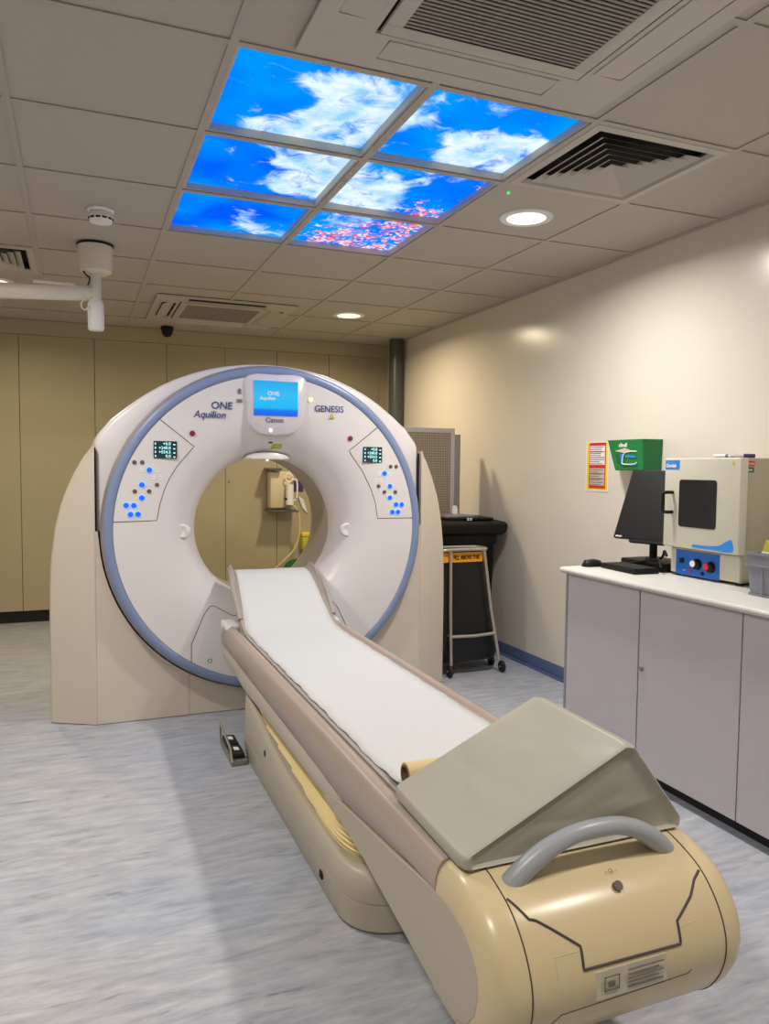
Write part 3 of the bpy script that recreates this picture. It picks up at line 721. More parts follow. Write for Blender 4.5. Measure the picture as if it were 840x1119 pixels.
zt = [(-.3, .172), (.2, .168), (.55, .178), (.8, .205), (1.1, .262), (1.25, .288), (1.4, .290)]
def zf(d): return lambda y: interp(zt, y) + d
MB().loft([foot(.276, -.261, 1.30, .0895), foot(.277, -.262, 1.30, .12), foot(.273, -.257, 1.29, 0, zf=zf(-.025)), foot(.266, -.248, 1.28, 0, zf=zf(-.010)), foot(.256, -.232, 1.27, 0, zf=zf(-.001)), foot(.246, -.205, 1.26, 0, zf=zf(-.002)), foot(.242, -.16, 1.25, 0, zf=zf(-.012))]).build('pedestal_shell', 'base', cc, sharp=50)
MB().loft([foot(.272, -.258, 1.295, .0878), foot(.272, -.258, 1.295, .0897)]).build('pedestal_seam', 'dark', cc)
MB().box(.868, .8735, .02, .045, .045, .065).build('pedestal_socket', 'dark', cc)
MB().box(.8715, .8735, .80, .812, .145, .168).build('pedestal_slot', 'dark', cc)
bl = MB(); loops = []
nb = 12
for k in range(nb * 2 + 1):
    z = .13 + k * (.325 - .13) / (nb * 2); h = (.236 if k % 2 else .230) + .014 * k / (2 * nb)
    loops.append(foot(h, -.165 - (0 if k % 2 else -.008), 1.14, z, rr=.26))
bl.loft(loops).build('bellows', 'bell', cc, sharp=20)
# underside body
def lowz(y): return interp([(-.9, .238), (-.8, .243), (-.55, .282), (-.38, .308), (-.18, .328), (.29, .322), (1.2, .315), (1.42, .335)], y)
loops = []
for y in (1.69, 1.68, 1.65, 1.4, 1.2, .9, .6, .3, 0, -.3, -.6, -.80):
    lz = lowz(y); ins = {1.69: .02, 1.68: .006}.get(y, 0)
    q_ = .290 if y > -.25 else .284
    P = [(-.287, .44 - ins), (-.2875, .392), (-q_, .375), (-q_, lz + .010), (-q_ + .006, lz), (q_ - .006, lz), (q_, lz + .010), (q_, .375), (.2875, .392), (.287, .44 - ins)]
    loops.append([(CX + a * (1 - ins), y, z) for a, z in P])
MB().loft(loops).build('underbody', 'bodyl', cc, sharp=40)
# top tray (dark pad between the rails)
MB().box(CX - .235, CX + .235, -.80, 1.40, .4405, .486, .004).build('table_bed', 'mat', cc)
# side rails
def railsec(sg, y, e=0.0):
    low = interp([(-.9, .46), (-.875, .455), (-.56, .425), (-.195, .385), (.1, .392), (1.5, .402)], y)
    P = [(.238, .4405), (.236, .490), (.242, .505), (.254, .514), (.268, .5165), (.281, .511), (.291, .497), (.2965, .475), (.2975, .452), (.295, min(low + .008, .448)), (.289, low), (.2875, .4405 if low > .4405 else .4405)]
    P = P[:-1] + [(.2872, max(min(low + .02, .4405), low))]
    return [(CX + sg * (a + (0 if a < .24 else -e)), y, z - (e * .6 if z > .46 else 0)) for a, z in P]
for sg in (-1, 1):
    m_ = MB(); m_.loft([railsec(sg, y, e) for y, e in ((1.695, .018), (1.69, .008), (1.675, 0), (1.45, 0), (1.2, 0), (.9, 0), (.6, 0), (.3, 0), (0, 0), (-.195, 0), (-.4, 0), (-.56, 0), (-.70, 0), (-.796, 0))])
    m_.build('side_rail', 'rail', cc, sharp=45)
    MB().box(*sorted((CX + sg * .225, CX + sg * .290)), 1.56, 1.735, .44, .5215, .010, 3).build('rail_end_cap', 'white', cc)
    # grey side panel that widens towards the foot end
    sp = [(-.19, .381), (-.56, .421), (-.80, .452), (-.865, .452), (-.915, .44), (-.95, .418), (-.972, .388), (-.978, .35), (-.966, .305), (-.935, .266), (-.89, .246), (-.80, .248), (-.55, .286), (-.38, .312), (-.18, .331), (-.05, .333)]
    sp = sp + [(-.05, .340), (-.10, .36)]
    MB().prism(sp, 'yz', *sorted((CX + sg * .2845, CX + sg * .2965))).build('side_panel', 'body', cc, bevel=.0025)
# foot-end cap
CP = [(v.x, v.y) for v in cr([(-.78, .515, 0), (-.82, .521, 0), (-.86, .522, 0), (-.90, .515, 0), (-.965, .490, 0), (-1.01, .45, 0), (-1.038, .40, 0), (-1.045, .35, 0), (-1.03, .295, 0), (-.995, .245, 0), (-.94, .212, 0), (-.86, .200, 0), (-.78, .205, 0)], 5)]
def inset(P, d):
    o_ = []
    for i, (y, z) in enumerate(P):
        a = P[max(i - 1, 0)]; b = P[min(i + 1, len(P) - 1)]
        ty, tz = b[0] - a[0], b[1] - a[1]; l = math.hypot(ty, tz); o_.append((y - d * tz / l * 1.0 * 1, z + d * ty / l))
    o_ = [(min(max(y, -1.2), -.78) if 0 < i < len(P) - 1 else -.78, z) for i, (y, z) in enumerate(o_)]
    return o_
def capP(y):  # silhouette used by seams
    return y
cl = []
for dx, d in ((-.2955, .066), (-.2952, .058), (-.292, .038), (-.285, .022), (-.272, .010), (-.255, .003), (-.2285, 0), (0, 0), (.2285, 0), (.255, .003), (.272, .010), (.285, .022), (.292, .038), (.2952, .058), (.2955, .066)):
    cl.append([(CX + dx, y, z) for y, z in inset(CP, d)])
MB().loft(cl).build('foot_end_cap', 'cream', cc, sharp=50)
def proj_cap(y, z, off=.0):
    # nearest point of the cap profile
    best = min(range(len(CP)), key=lambda i: (CP[i][0] - y) ** 2 + (CP[i][1] - z) ** 2)
    return best
def cap_line(pts, r_=.0018, name='cap_seam', m_='line', n=8):
    P = []
    for (a, b) in zip(pts[:-1], pts[1:]):
        for k in range(n):
            q = [a[i] + (b[i] - a[i]) * k / n for i in range(3)]
            # snap onto curve
            bi, bd = None, 9
            for (c, d) in zip(CP[:-1], CP[1:]):
                vx, vz = d[0] - c[0], d[1] - c[1]; t_ = max(0, min(1, ((q[1] - c[0]) * vx + (q[2] - c[1]) * vz) / (vx * vx + vz * vz)))
                py, pz = c[0] + vx * t_, c[1] + vz * t_; dd = (py - q[1]) ** 2 + (pz - q[2]) ** 2
                if dd < bd: bd = dd; bi = (py, pz)
            P.append((q[0], bi[0], bi[1]))
    return MB().tube(P, r_, 6).build(name, m_, cc)
for x in (.926, 1.374):
    for seg_ in (1,):
        P = [(x, y, z) for y, z in CP if not (y > -.80 and z > .4)]
        MB().tube(P, .0016, 6).build('cap_seam', 'line', cc)
cap_line([(0.930, -0.945, 0.50), (0.954, -0.984, 0.477), (0.966, -0.987, 0.474), (1.040, -1.024, 0.430), (1.037, -1.04, 0.395), (1.262, -1.04, 0.393), (1.266, -1.026, 0.430), (1.318, -1.004, 0.457), (1.345, -0.985, 0.476), (1.371, -0.972, 0.486)], .0028, 'access_cover_seam')
cap_line([(.982, -1.041, .389), (.982, -1.027, .424), (1.036, -1.027, .424)], .001, 'step_line', 'label')
cap_line([(1.268, -1.030, .419), (1.317, -1.028, .424)], .001, 'step_line', 'label')
cap_line([(.965, -1.032, .300), (.990, -1.042, .322), (1.28, -1.044, .330), (1.29, -1.044, .338)], .001, 'lower_seam', 'line')
MB().cyl((1.165, -.974, .494), (1.165, -.955, .475), .0095, seg=20).build('screw_hole', 'btnbr', cc)
text('\u2013 \u25CB \u2013', .012, (1.155, -.946, .5045), (1, 0, 0), (0, 1, .4), 'prt', cc, 'embossed_symbol')
# rating label
lb = MB(); lb.loft([[(1.062, -1.0475, .336), (1.225, -1.0475, .336), (1.225, -1.0435, .386), (1.062, -1.0435, .386)], [(1.062, -1.0425, .336), (1.225, -1.0425, .336), (1.225, -1.0385, .386), (1.062, -1.0385, .386)]])
lb = lb.build('rating_label', 'label', cc)
tx = MB()
for k in range(5): tx.box(1.132, 1.215 - .012 * (k % 2), -1.0488, -1.0478, .344 + .0082 * k, .3462 + .0082 * k)
tx.build('label_print', 'prt', lb)
ic = MB()
for (a, b, c, d) in ((1.078, 1.112, .348, .350), (1.078, 1.112, .374, .376), (1.078, 1.080, .348, .376), (1.110, 1.112, .348, .376), (1.088, 1.102, .355, .364)): ic.box(a, b, -1.0488, -1.0478, c, d)
ic.build('label_symbol', 'prt', lb)
MB().torus((.862, -.90, .31), .004, .001, 'x', 12, 4).build('side_screw', 'line', cc)
# handle
hp = []
for k in range(33):
    u_ = -1 + k / 16; x = 1.150 + .190 * u_; s_ = 1 - abs(u_) ** 2.3
    hp.append((x, -.905 - .015 * s_, .500 + .088 * s_))
MB().tube(hp, [.018 + .004 * abs(math.cos(math.pi * k / 32)) ** 4 for k in range(33)], 16, ry=None).build('push_handle', 'hand', cc, sharp=60)
# cradle with raised head end
PR = [(-.78, .502)] + [(-.68 + .1 * q, .502 + .0001 * q) for q in range(20)] + [(1.30, .505), (1.38, .510), (1.47, .532), (1.54, .572), (1.62, .625), (1.70, .680), (1.77, .718), (1.83, .738), (1.88, .742)]
PC = [(v.x, v.y) for v in cr([(a, b, 0) for a, b in PR], 4)]
def hwid(y): return interp([(1.3, .2375), (1.5, .236), (1.7, .232), (1.88, .222)], y)
cm = MB(); loops = []
for y, z in PC:
    k = max(0, min(1, (y - 1.40) / .35)); w = hwid(y); lip = .006 + .030 * k; dp = .006 + .05 * k
    loops.append([(CX + a, y, zz_) for a, zz_ in [(-w, z + lip), (-w + .010, z + lip + .004 * k), (-w + .020, z + lip * .5), (-w + .04, z + .001), (-.1, z - .002), (.1, z - .002), (w - .04, z + .001), (w - .020, z + lip * .5), (w - .010, z + lip + .004 * k), (w, z + lip), (w, z - dp), (w - .03, z - dp - .01 * k), (-w + .03, z - dp - .01 * k), (-w, z - dp)]])
cm.loft(loops).build('cradle', 'cradle', cc, sharp=50)
for sg in (-1, 1):
    m_ = MB(); m_.tube(cr([(CX + sg * .236, 1.50, .56), (CX + sg * .240, 1.62, .655), (CX + sg * .236, 1.72, .722), (CX + sg * .226, 1.82, .757), (CX + sg * .216, 1.885, .762)]), .012, 12).build('cradle_lip', 'cradle', cc)
# foot switch
fsn = thing('foot_switch', 'dark twin pedal foot switch on the floor beside the couch pedestal', 'foot pedal', (.83, 1.32, 0))
MB().box(.795, .868, 1.10, 1.40, 0, .022, .006).build('base_plate', 'steel', fsn)
for y in (1.125, 1.265):
    MB().box(.803, .860, y, y + .115, .023, .046, .006, rot=Matrix.Rotation(R(6), 3, 'Y')).build('pedal', 'rub', fsn)
    MB().box(.820, .843, y + .04, y + .075, .0465, .0505, .001, 1, rot=Matrix.Rotation(R(6), 3, 'Y')).build('pedal_mark', 'white', fsn)
MB().tube([(.80, 1.10, .02), (.795, 1.12, .075), (.795, 1.38, .105), (.80, 1.40, .02)], .005, 8).build('guard_bar', 'chrome', fsn)

# paper sheet and its roll
pm = MB(); top = []; bot = []
NP = 90
for k in range(NP + 1):
    s_ = k / NP; y = 1.905 - s_ * (1.905 + .432)
    z = interp(PC, y) + .0065
    if y < -.30: z += (y + .30) / -.132 * .010
    w = interp([(-.45, .224), (-.2, .224), (1.2, .224), (1.40, .224), (1.62, .216), (1.75, .206), (1.91, .203)], y)
    row = []
    for j in range(13):
        u = -1 + j / 6
        e = .0025 * math.sin(y * 23 + (3 if u > 0 else 0)) + .002 * math.sin(y * 61)
        x = CX + u * (w + e)
        bend = 0.0015 * abs(u) ** 6
        row.append((x, y, z + .001 * math.sin(6 * u + 3 * y) + bend))
    top.append(row)
pm.loft(top, caps=False, closed=False)
ps = pm.build('paper_sheet', 'paper', sharp=80)
sm = ps.modifiers.new('thick', 'SOLIDIFY'); sm.thickness = .0012; sm.offset = 1
tag(ps, 'long white paper sheet spread over the couch', 'paper sheet')
rl = thing('paper_roll', 'nearly used paper roll with open brown core, tucked behind the wedge', 'paper roll', (CX, -.448, .535))
MB().lathe([(.0315, -.215), (.0315, .215), (.027, .215), (.027, -.215)], (CX, -.455, .5455), 'x', 36, closed=True).build('paper_winding', 'card', rl)
MB().lathe([(.0268, -.217), (.0268, .217), (.022, .217), (.022, -.217)], (CX, -.455, .5455), 'x', 36, closed=True).build('core', 'cardin', rl)

# wedge cushion
wd_ = thing('wedge_cushion', 'grey green vinyl wedge cushion lying at the foot of the couch', 'cushion', (CX, -.69, .522))
M['vinyl'] = mat('wedge_vinyl', (166, 162, 148), 0.42, spec=0.4, noise=.02, nscale=14)
def rnd(poly_, r_, n=5):
    o_ = []; N = len(poly_)
    for i in range(N):
        p0, p1, p2 = Vector(poly_[i - 1]), Vector(poly_[i]), Vector(poly_[(i + 1) % N])
        rr = r_[i] if isinstance(r_, (list, tuple)) else r_
        a = (p0 - p1).normalized(); b = (p2 - p1).normalized(); ang = a.angle(b); d = min(rr / math.tan(ang / 2), .45 * min((p0 - p1).length, (p2 - p1).length))
        q0, q2 = p1 + a * d, p1 + b * d
        for k in range(n + 1):
            t_ = k / n; o_.append(tuple(q0 * (1 - t_) ** 2 + p1 * 2 * t_ * (1 - t_) + q2 * t_ ** 2))
    return o_
WP = rnd([(.874, .5225), (.872, .548), (1.262, .7275), (1.285, .722), (1.418, .545), (1.416, .5225)], [.008, .02, .014, .014, .02, .008])
cw = (1.16, .60)
lo = []
for y, s_ in ((-.866, .90), (-.874, .935), (-.876, .955), (-.873, .972), (-.865, .986), (-.850, .996), (-.83, 1.0), (-.70, 1.0), (-.54, 1.0), (-.52, .995), (-.512, .98), (-.508, .955), (-.508, .93)):
    lo.append([((x - cw[0]) * s_ + cw[0] + .02 * (y + .86) , y, .5235 + ((z - .5225 - .10) * s_ + .10 if s_ == 1 else (z - .5225 - .08) * s_ + .08)) for x, z in WP])
wm = MB(); wm.loft(lo)
wo = wm.build('cushion_body', 'vinyl', wd_, sharp=60)
nt = M['vinyl'].node_tree; bs = nt.nodes['Principled BSDF']
wv = nt.nodes.new('ShaderNodeTexNoise'); wv.inputs['Scale'].default_value = 5; wv.inputs['Detail'].default_value = 0; wv.inputs['Distortion'].default_value = 1.2
mpv = nt.nodes.new('ShaderNodeMapping'); mpv.inputs['Rotation'].default_value = (0, R(-30), 0); mpv.inputs['Scale'].default_value = (1, .6, 3)
gg = nt.nodes.new('ShaderNodeNewGeometry'); nt.links.new(gg.outputs['Position'], mpv.inputs[0]); nt.links.new(mpv.outputs[0], wv.inputs['Vector'])
bb = nt.nodes.new('ShaderNodeBump'); bb.inputs['Strength'].default_value = .32; bb.inputs['Distance'].default_value = .02
nt.links.new(wv.outputs['Fac'], bb.inputs['Height']); nt.links.new(bb.outputs[0], bs.inputs['Normal'])

# ================================================================== RIGHT SIDE: CABINETS, WORKTOP
cabs = [(.372, .868), (-.156, .366), (-.68, -.16), (-1.2, -.684), (-1.72, -1.204)]
cl_ = ['grey base cabinet door at the far end of the worktop', 'grey base cabinet under the laboratory oven', 'grey base cabinet under the crate, cut by the right photo edge', 'grey base cabinet beyond the right photo edge', 'last grey base cabinet beyond the right photo edge']
for i, (a, b) in enumerate(cabs):
    c = thing('base_cabinet', cl_[i], 'cabinet', (2.65, (a + b) / 2, 0), 'grey base cabinets under the worktop')
    MB().box(2.370, 2.948, a - .002, b + .002, .056, .811).build('carcass', 'cab', c)
    MB().box(2.350, 2.3685, a + .001, b - .001, .058, .806, .001, 1).build('door', 'cab', c)
    MB().box(2.40, 2.42, a - .002, b + .002, 0, .0555).build('plinth', 'plinth', c)
    if i in (1, 3):
        MB().lathe([(.0005, -.010), (.009, -.009), (.010, 0), (.0005, 0)], (2.350, b - .022, .483), 'x', 20).build('lock', 'steel', c)
MB().box(2.352, 2.948, .872, .888, 0, .811).build('end_panel', 'cabe')
tag(bpy.data.objects['end_panel'], 'thin grey end panel closing the cabinet row', 'panel')
wt = MB(); 
wp = [(2.948, .812), (2.33, .812), (2.318, .818), (2.314, .827), (2.318, .836), (2.33, .8405), (2.948, .8405)]
wt.loft([[(x, y, z) for x, z in wp] for y in (-1.75, .893)])
w_ = wt.build('worktop', 'worktop', bevel=.003); tag(w_, 'white speckled worktop along the right wall', 'worktop')

# laboratory oven
ZT = .8405
ov = thing('laboratory_oven', 'cream benchtop laboratory oven with glass door and blue controls', 'oven', (2.79, .33, ZT))
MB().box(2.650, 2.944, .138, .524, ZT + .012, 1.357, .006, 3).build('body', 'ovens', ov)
f_ = MB()
for (x, y) in ((2.67, .16), (2.67, .5), (2.92, .16), (2.92, .5)): f_.cyl((x, y, ZT + .0002), (x, y, ZT + .0119), .014, seg=14)
f_.build('feet', 'rub', ov)
MB().box(2.6465, 2.6498, .141, .521, ZT + .016, .962, .001, 1).build('front_fascia', 'oven', ov)
dr = MB().box(2.606, 2.6460, .112, .532, .970, 1.357, .006, 3).build('door', 'oven', ov)
wn = rnd([(.438, 1.065), (.234, 1.065), (.234, 1.263), (.438, 1.263)], .012, 4)
MB().prism(wn, 'yz', 2.6035, 2.6062).build('window', 'glass', dr)
MB().tube([(2.6052, y, z) for y, z in wn], .0022, 6, closed=True).build('window_seal', 'black', dr)
hd = MB().tube(cr([(2.606, .478, 1.208), (2.580, .484, 1.208), (2.572, .492, 1.206), (2.570, .497, 1.198), (2.570, .497, 1.165), (2.570, .497, 1.132), (2.572, .492, 1.124), (2.580, .484, 1.122), (2.606, .478, 1.122)], 4), .0075, 12)
hd.build('handle', 'black', dr)
MB().prism([(.527, 1.309), (.444, 1.309), (.444, 1.348), (.527, 1.348)], 'yz', 2.6045, 2.6062).build('brand_badge', 'blue2', dr)
text('Genlab', .022, (2.604, .522, 1.317), (0, -1, 0), (0, 0, 1), 'white', dr, 'badge_lettering', bold=.0006)
MB().prism([(v.x, v.y) for v in cr([(.358, .984, 0), (.345, .992, 0), (.28, .992, 0), (.215, .999, 0), (.18, 1.016, 0), (.155, 1.028, 0), (.146, 1.024, 0), (.144, .980, 0), (.25, .979, 0), (.345, .980, 0)], 4, True)], 'yz', 2.6045, 2.6062).build('blue_swoosh', 'blue2', dr)
MB().prism([(.160, 1.330), (.142, 1.330), (.151, 1.345)], 'yz', 2.6045, 2.6062).build('warning_sticker', 'yel', dr)
cpn = MB().prism([(.487, .850), (.242, .850), (.242, .957), (.487, .957)], 'yz', 2.6445, 2.6464).build('control_panel', 'blue', ov)
MB().box(2.638, 2.6444, .440, .462, .900, .922, .003).build('power_switch', 'black', cpn)
for y, z, m_ in ((.362, .904, 'white'), (.287, .900, 'red')):
    k_ = MB().lathe([(.0005, -.016), (.019, -.016), (.022, -.010), (.024, 0), (.0005, 0)], (2.6444, y, z), 'x', 28).build('knob', 'black', cpn)
    MB().lathe([(.0005, -.019), (.014, -.018), (.0145, -.016), (.0005, -.0155)], (2.6444, y + .012, z + .002), 'x', 20).build('knob_cap', m_, k_)
MB().lathe([(.0005, -.006), (.007, -.004), (.008, 0), (.0005, 0)], (2.6444, .332, .868), 'x', 18).build('button', 'black', cpn)
MB().lathe([(.0005, -.006), (.006, -.004), (.007, 0), (.0005, 0)], (2.6444, .400, .872), 'x', 18).build('pilot_light', 'red', cpn)
text('TEMP', .008, (2.6442, .448, .867), (0, -1, 0), (0, 0, 1), 'white', cpn, 'panel_lettering')
MB().box(2.664, 2.703, .1372, .1382, 1.324, 1.344).build('red_sticker', 'red', ov)
text('CAUTION', .009, (2.666, .137, 1.331), (1, 0, 0), (0, 0, 1), 'white', ov, 'sticker_lettering', bold=.0003, sx=.8)
MB().box(2.664, 2.700, .1372, .1382, 1.299, 1.320).build('green_sticker', 'greend', ov)
text('PASS', .011, (2.668, .137, 1.305), (1, 0, 0), (0, 0, 1), 'white', ov, 'sticker_lettering', bold=.0003)
# marker pens on the oven
for (x0, y0, x1, y1, m1, m2, lb_) in ((2.63, .20, 2.72, .155, 'white', 'purple', 'white marker pen with dark blue cap lying on the oven'), (2.655, .30, 2.66, .19, 'white', 'greyt', 'second pale marker pen lying further back on the oven')):
    pn = thing('marker_pen', lb_, 'pen', (x0, y0, 1.357))
    a = Vector((x0, y0, 1.3655)); b_ = Vector((x1, y1, 1.3655)); mid = a + (b_ - a) * .55
    MB().cyl(a, mid, .0065, seg=14).build('barrel', m1, pn)
    MB().cyl(mid, b_, .0082, .0078, seg=14).build('cap', m2, pn)

# monitor, its stand, keyboard and mouse
mo = thing('monitor', 'black flat monitor leaning back beside the oven', 'monitor', (2.74, .70, ZT))
dW = Vector((.3, -.954, 0)).normalized(); nb_ = Vector((.954, .3, 0)).normalized()
BL = Vector((2.560, .812, .984)); Hh = .319; tb = .149
upm = (Vector((0, 0, Hh)) + nb_ * tb)
def quad(u0, u1, v0, v1, th0, th1):
    nn = dW.cross(upm).normalized(); nn = nn if nn.dot(nb_) > 0 else -nn
    q = [BL + dW * u + upm * v for u, v in ((u0, v0), (u1, v0), (u1, v1), (u0, v1))]
    return [[p_ + nn * th0 for p_ in q], [p_ + nn * th1 for p_ in q]]
MB().loft(quad(0, .262, 0, 1, 0, .022)).build('display', 'black', mo, bevel=.002)
MB().loft(quad(.006, .256, .02, .98, -.0008, -.0001)).build('screen', 'glassblack' if 'glassblack' in M else 'black', mo)
MB().loft(quad(.085, .262, -.045, -.001, .002, .02)).build('chin', 'black', mo, bevel=.002)
MB().loft(quad(.012, .045, .008, .030, -.0022, -.001)).build('corner_label', 'label', mo)
MB().cyl((2.735, .735, .865), (2.735, .735, 1.13), .018, seg=20).build('stand_neck', 'black', mo)
MB().box(2.63, 2.84, .565, .84, ZT, ZT + .040, .006).build('stand_base', 'black', mo)
kb = thing('keyboard', 'black keyboard on the worktop in front of the monitor', 'keyboard', (2.54, .70, ZT))
MB().box(2.475, 2.610, .545, .80, ZT, ZT + .020, .005, rot=Matrix.Rotation(R(-3), 3, 'Z')).build('case', 'black', kb)
kk = MB()
for a in range(5):
    for b_ in range(13): kk.box(2.483 + a * .024, 2.503 + a * .024, .555 + b_ * .0182, .570 + b_ * .0182, ZT + .0202, ZT + .026, .001, 1)
kk = kk.build('keys', 'rub', kb); kk['kind'] = 'stuff'
# loose black cable pile
cbm = MB()
cbm.tube(cr([(2.60, .53, ZT + .03), (2.615, .56, ZT + .060), (2.62, .62, ZT + .055), (2.618, .70, ZT + .035), (2.58, .815, ZT + .008), (2.53, .83, ZT + .0055)]), .005, 8)
cbm.tube(cr([(2.63, .53, ZT + .08), (2.635, .55, ZT + .10), (2.65, .58, ZT + .07), (2.66, .64, ZT + .047), (2.68, .72, ZT + .047)]), .006, 8)
o = cbm.build('cable', 'black'); tag(o, 'black cable trailing over the worktop beside the oven', 'cable')
ms = thing('computer_mouse', 'black computer mouse at the far corner of the worktop', 'mouse', (2.47, .86, ZT))
mb_ = MB(); lo = []
for k in range(9):
    t_ = math.pi * (k + .02) / 8.04; w = math.sin(t_) ** .6
    lo.append([(2.475 + (.055 * math.cos(t_)) * 1, .852 + a * .029 * w, ZT + .001 + b_ * .034 * w ** 1.1) for a, b_ in ((-1, 0), (-1, .4), (-.7, .8), (-.2, 1), (.2, 1), (.7, .8), (1, .4), (1, 0))])
mb_.loft(lo).build('shell', 'black', ms, sharp=70)
MB().box(2.425, 2.437, .849, .855, ZT + .022, ZT + .032, .002).build('scroll_wheel', 'rub', ms)

# crate
cr_ = thing('storage_crate', 'grey ribbed plastic crate at the right photo edge', 'crate', (2.7, -.22, ZT))
x0, x1, y0, y1, zb, ztp = 2.530, 2.90, -.42, -.020, ZT, 1.003
cmh = MB()
def rl_(i, z): return [(x0 - i, y0 - i, z), (x1 + i, y0 - i, z), (x1 + i, y1 + i, z), (x0 - i, y1 + i, z)]
cmh.loft([rl_(0, zb + .010), rl_(.010, ztp - .045), rl_(.010, ztp), rl_(.002, ztp), rl_(-.008, zb + .014)])
cmh.build('tub', 'crate', cr_, bevel=.002)
rm = MB()
for z0_, z1_, e in ((ztp - .010, ztp, .016), (ztp - .052, ztp - .044, .016), (zb, zb + .010, .004)):
    for (a, b_, c_, d_) in ((x0 - e, x0 - .0 + .002, y0 - e, y1 + e), (x1 - .002, x1 + e, y0 - e, y1 + e), (x0, x1, y0 - e, y0 + .002), (x0, x1, y1 - .002, y1 + e)): rm.box(a, b_, c_, d_, z0_, z1_)
rm.build('rim', 'crate', cr_)
for k in range(5):
    y = y1 - .06 - k * .08
    MB().box(x0 - .012, x0 + .004, y - .003, y + .003, zb + .006, ztp - .044).build('rib', 'crate', cr_)
for k in range(4):
    x = x0 + .06 + k * .08
    MB().box(x - .003, x + .003, y0 - .012, y0 + .004, zb + .006, ztp - .044).build('rib', 'crate', cr_); MB().box(x - .003, x + .003, y1 - .004, y1 + .012, zb + .006, ztp - .044).build('rib', 'crate', cr_)
o = MB().box(2.545, 2.885, -.40, -.04, .96, .999, .01).build('black_case', 'black'); tag(o, 'black case filling the grey crate', 'case')
tg = MB(); tg.box(2.548, 2.553, -.085, -.058, .998, 1.048, .001, 1, rot=Matrix.Rotation(R(20), 3, 'X')); tg.tube(cr([(2.55, -.09, 1.005), (2.57, -.12, 1.018), (2.62, -.16, 1.028), (2.68, -.2, 1.012)]), .002, 6)
o = tg.build('yellow_tag', 'yel'); tag(o, 'small yellow tag on a cord sticking up from the crate', 'tag')
MB().box(2.545, 2.60, -.10, -.05, .999, 1.006, .002).build('white_slip', 'white'); tag(bpy.data.objects['white_slip'], 'small white slip on the crate beside the yellow tag', 'slip')

# wipes dispenser on the wall
gd = thing('wipes_dispenser', 'green wall dispenser for wipes beside the yellow and red notice', 'dispenser', (2.89, 1.08, 1.38))
gl = []
for z, ya, yb, xf in ((1.300, .945, 1.158, 2.842), (1.304, .942, 1.162, 2.838), (1.452, .937, 1.212, 2.828), (1.460, .935, 1.216, 2.826)):
    gl.append([(xf, ya, z), (xf, yb, z), (2.949, yb + .012, z), (2.949, ya - .004, z)])
MB().loft(gl).build('box', 'green', gd, bevel=.006)
text('clinell', .028, (2.8285, 1.122, 1.423), (0, -1, 0), (0, 0, 1), 'white', gd, 'lettering', bold=.0007)
pk = MB(); pk.prism([(1.150, 1.402), (1.075, 1.416), (1.010, 1.398), (1.08, 1.390)], 'yz', 2.8275, 2.834); pk.build('printed_pack', 'label', gd)
MB().prism([(1.155, 1.385), (1.085, 1.386), (1.092, 1.336), (1.135, 1.345)], 'yz', 2.8295, 2.836).build('printed_pack', 'greend', gd)
MB().prism([(1.108, 1.386), (1.082, 1.386), (1.094, 1.336), (1.104, 1.336)], 'yz', 2.829, 2.8295).build('printed_pack', 'blue2', gd)
w2 = MB()
w2.tube(cr([(2.8295, .985, 1.398), (2.8295, 1.05, 1.398), (2.8295, 1.082, 1.385), (2.8295, 1.092, 1.345), (2.8295, 1.085, 1.333), (2.8295, 1.0, 1.333), (2.8295, .985, 1.342)]), .003, 6); w2.build('printed_swirl', 'white', gd)
w3 = MB(); w3.prism([(1.07, 1.378), (.995, 1.376), (.995, 1.366), (1.07, 1.368)], 'yz', 2.8292, 2.834); w3.build('printed_swirl', 'blue2', gd)
# notice
nt_ = thing('wall_notice', 'white and yellow notice with red bands on the right wall', 'notice', (2.948, 1.455, 1.32))
MB().box(2.9470, 2.9495, 1.352, 1.556, 1.178, 1.459).build('sheet', 'white', nt_)
MB().box(2.9464, 2.9469, 1.360, 1.548, 1.186, 1.455).build('yellow_border', 'yellow', nt_)
MB().box(2.9458, 2.9463, 1.376, 1.526, 1.195, 1.456).build('red_field', 'red', nt_)
MB().box(2.9452, 2.9457, 1.384, 1.518, 1.330, 1.438).build('text_field', 'white', nt_)
MB().box(2.9452, 2.9457, 1.384, 1.518, 1.212, 1.310).build('text_field', 'label', nt_)
ln_ = MB()
random.seed(3)
for k in range(19):
    z = 1.430 - k * .0118
    if 1.308 < z < 1.334: continue
    ln_.box(2.9447, 2.9451, 1.388 + random.random() * .05, 1.514, z - .0022, z + .0022)
ln_.build('printed_lines', 'greyt', nt_)
l2 = MB()
for z in (1.403, 1.372, 1.28, 1.25): l2.box(2.9445, 2.9450, 1.386, 1.516, z - .002, z + .002)
l2.build('red_lines', 'red', nt_)

# ================================================================== CORNER: BIN, TROLLEY, BOARDS
bn = thing('waste_bin', 'large black lidded waste bin in the corner right of the scanner', 'bin', (2.62, 2.58, 0))
lo = []
for z, i in ((0, .03), (.02, .015), (.78, 0), (.80, -.012), (.86, -.014)):
    lo.append([(2.42 + i, 2.40 + i, z), (2.835 - i, 2.40 + i, z), (2.835 - i, 2.75 - i, z), (2.42 + i, 2.75 - i, z)])
MB().loft(lo).build('body', 'black', bn, bevel=.01)
lo = []
for z, i in ((.850, .02), (.865, 0), (.925, -.008), (.940, .01), (.955, .06)):
    lo.append([(2.38 + i, 2.355 + i, z), (2.905 - i, 2.355 + i, z), (2.905 - i, 2.775 - i, z), (2.38 + i, 2.775 - i, z)])
MB().loft(lo).build('lid', 'black', bn, bevel=.008)
fo = thing('folder', 'dark folder lying on the black bin lid', 'folder', (2.62, 2.52, .956))
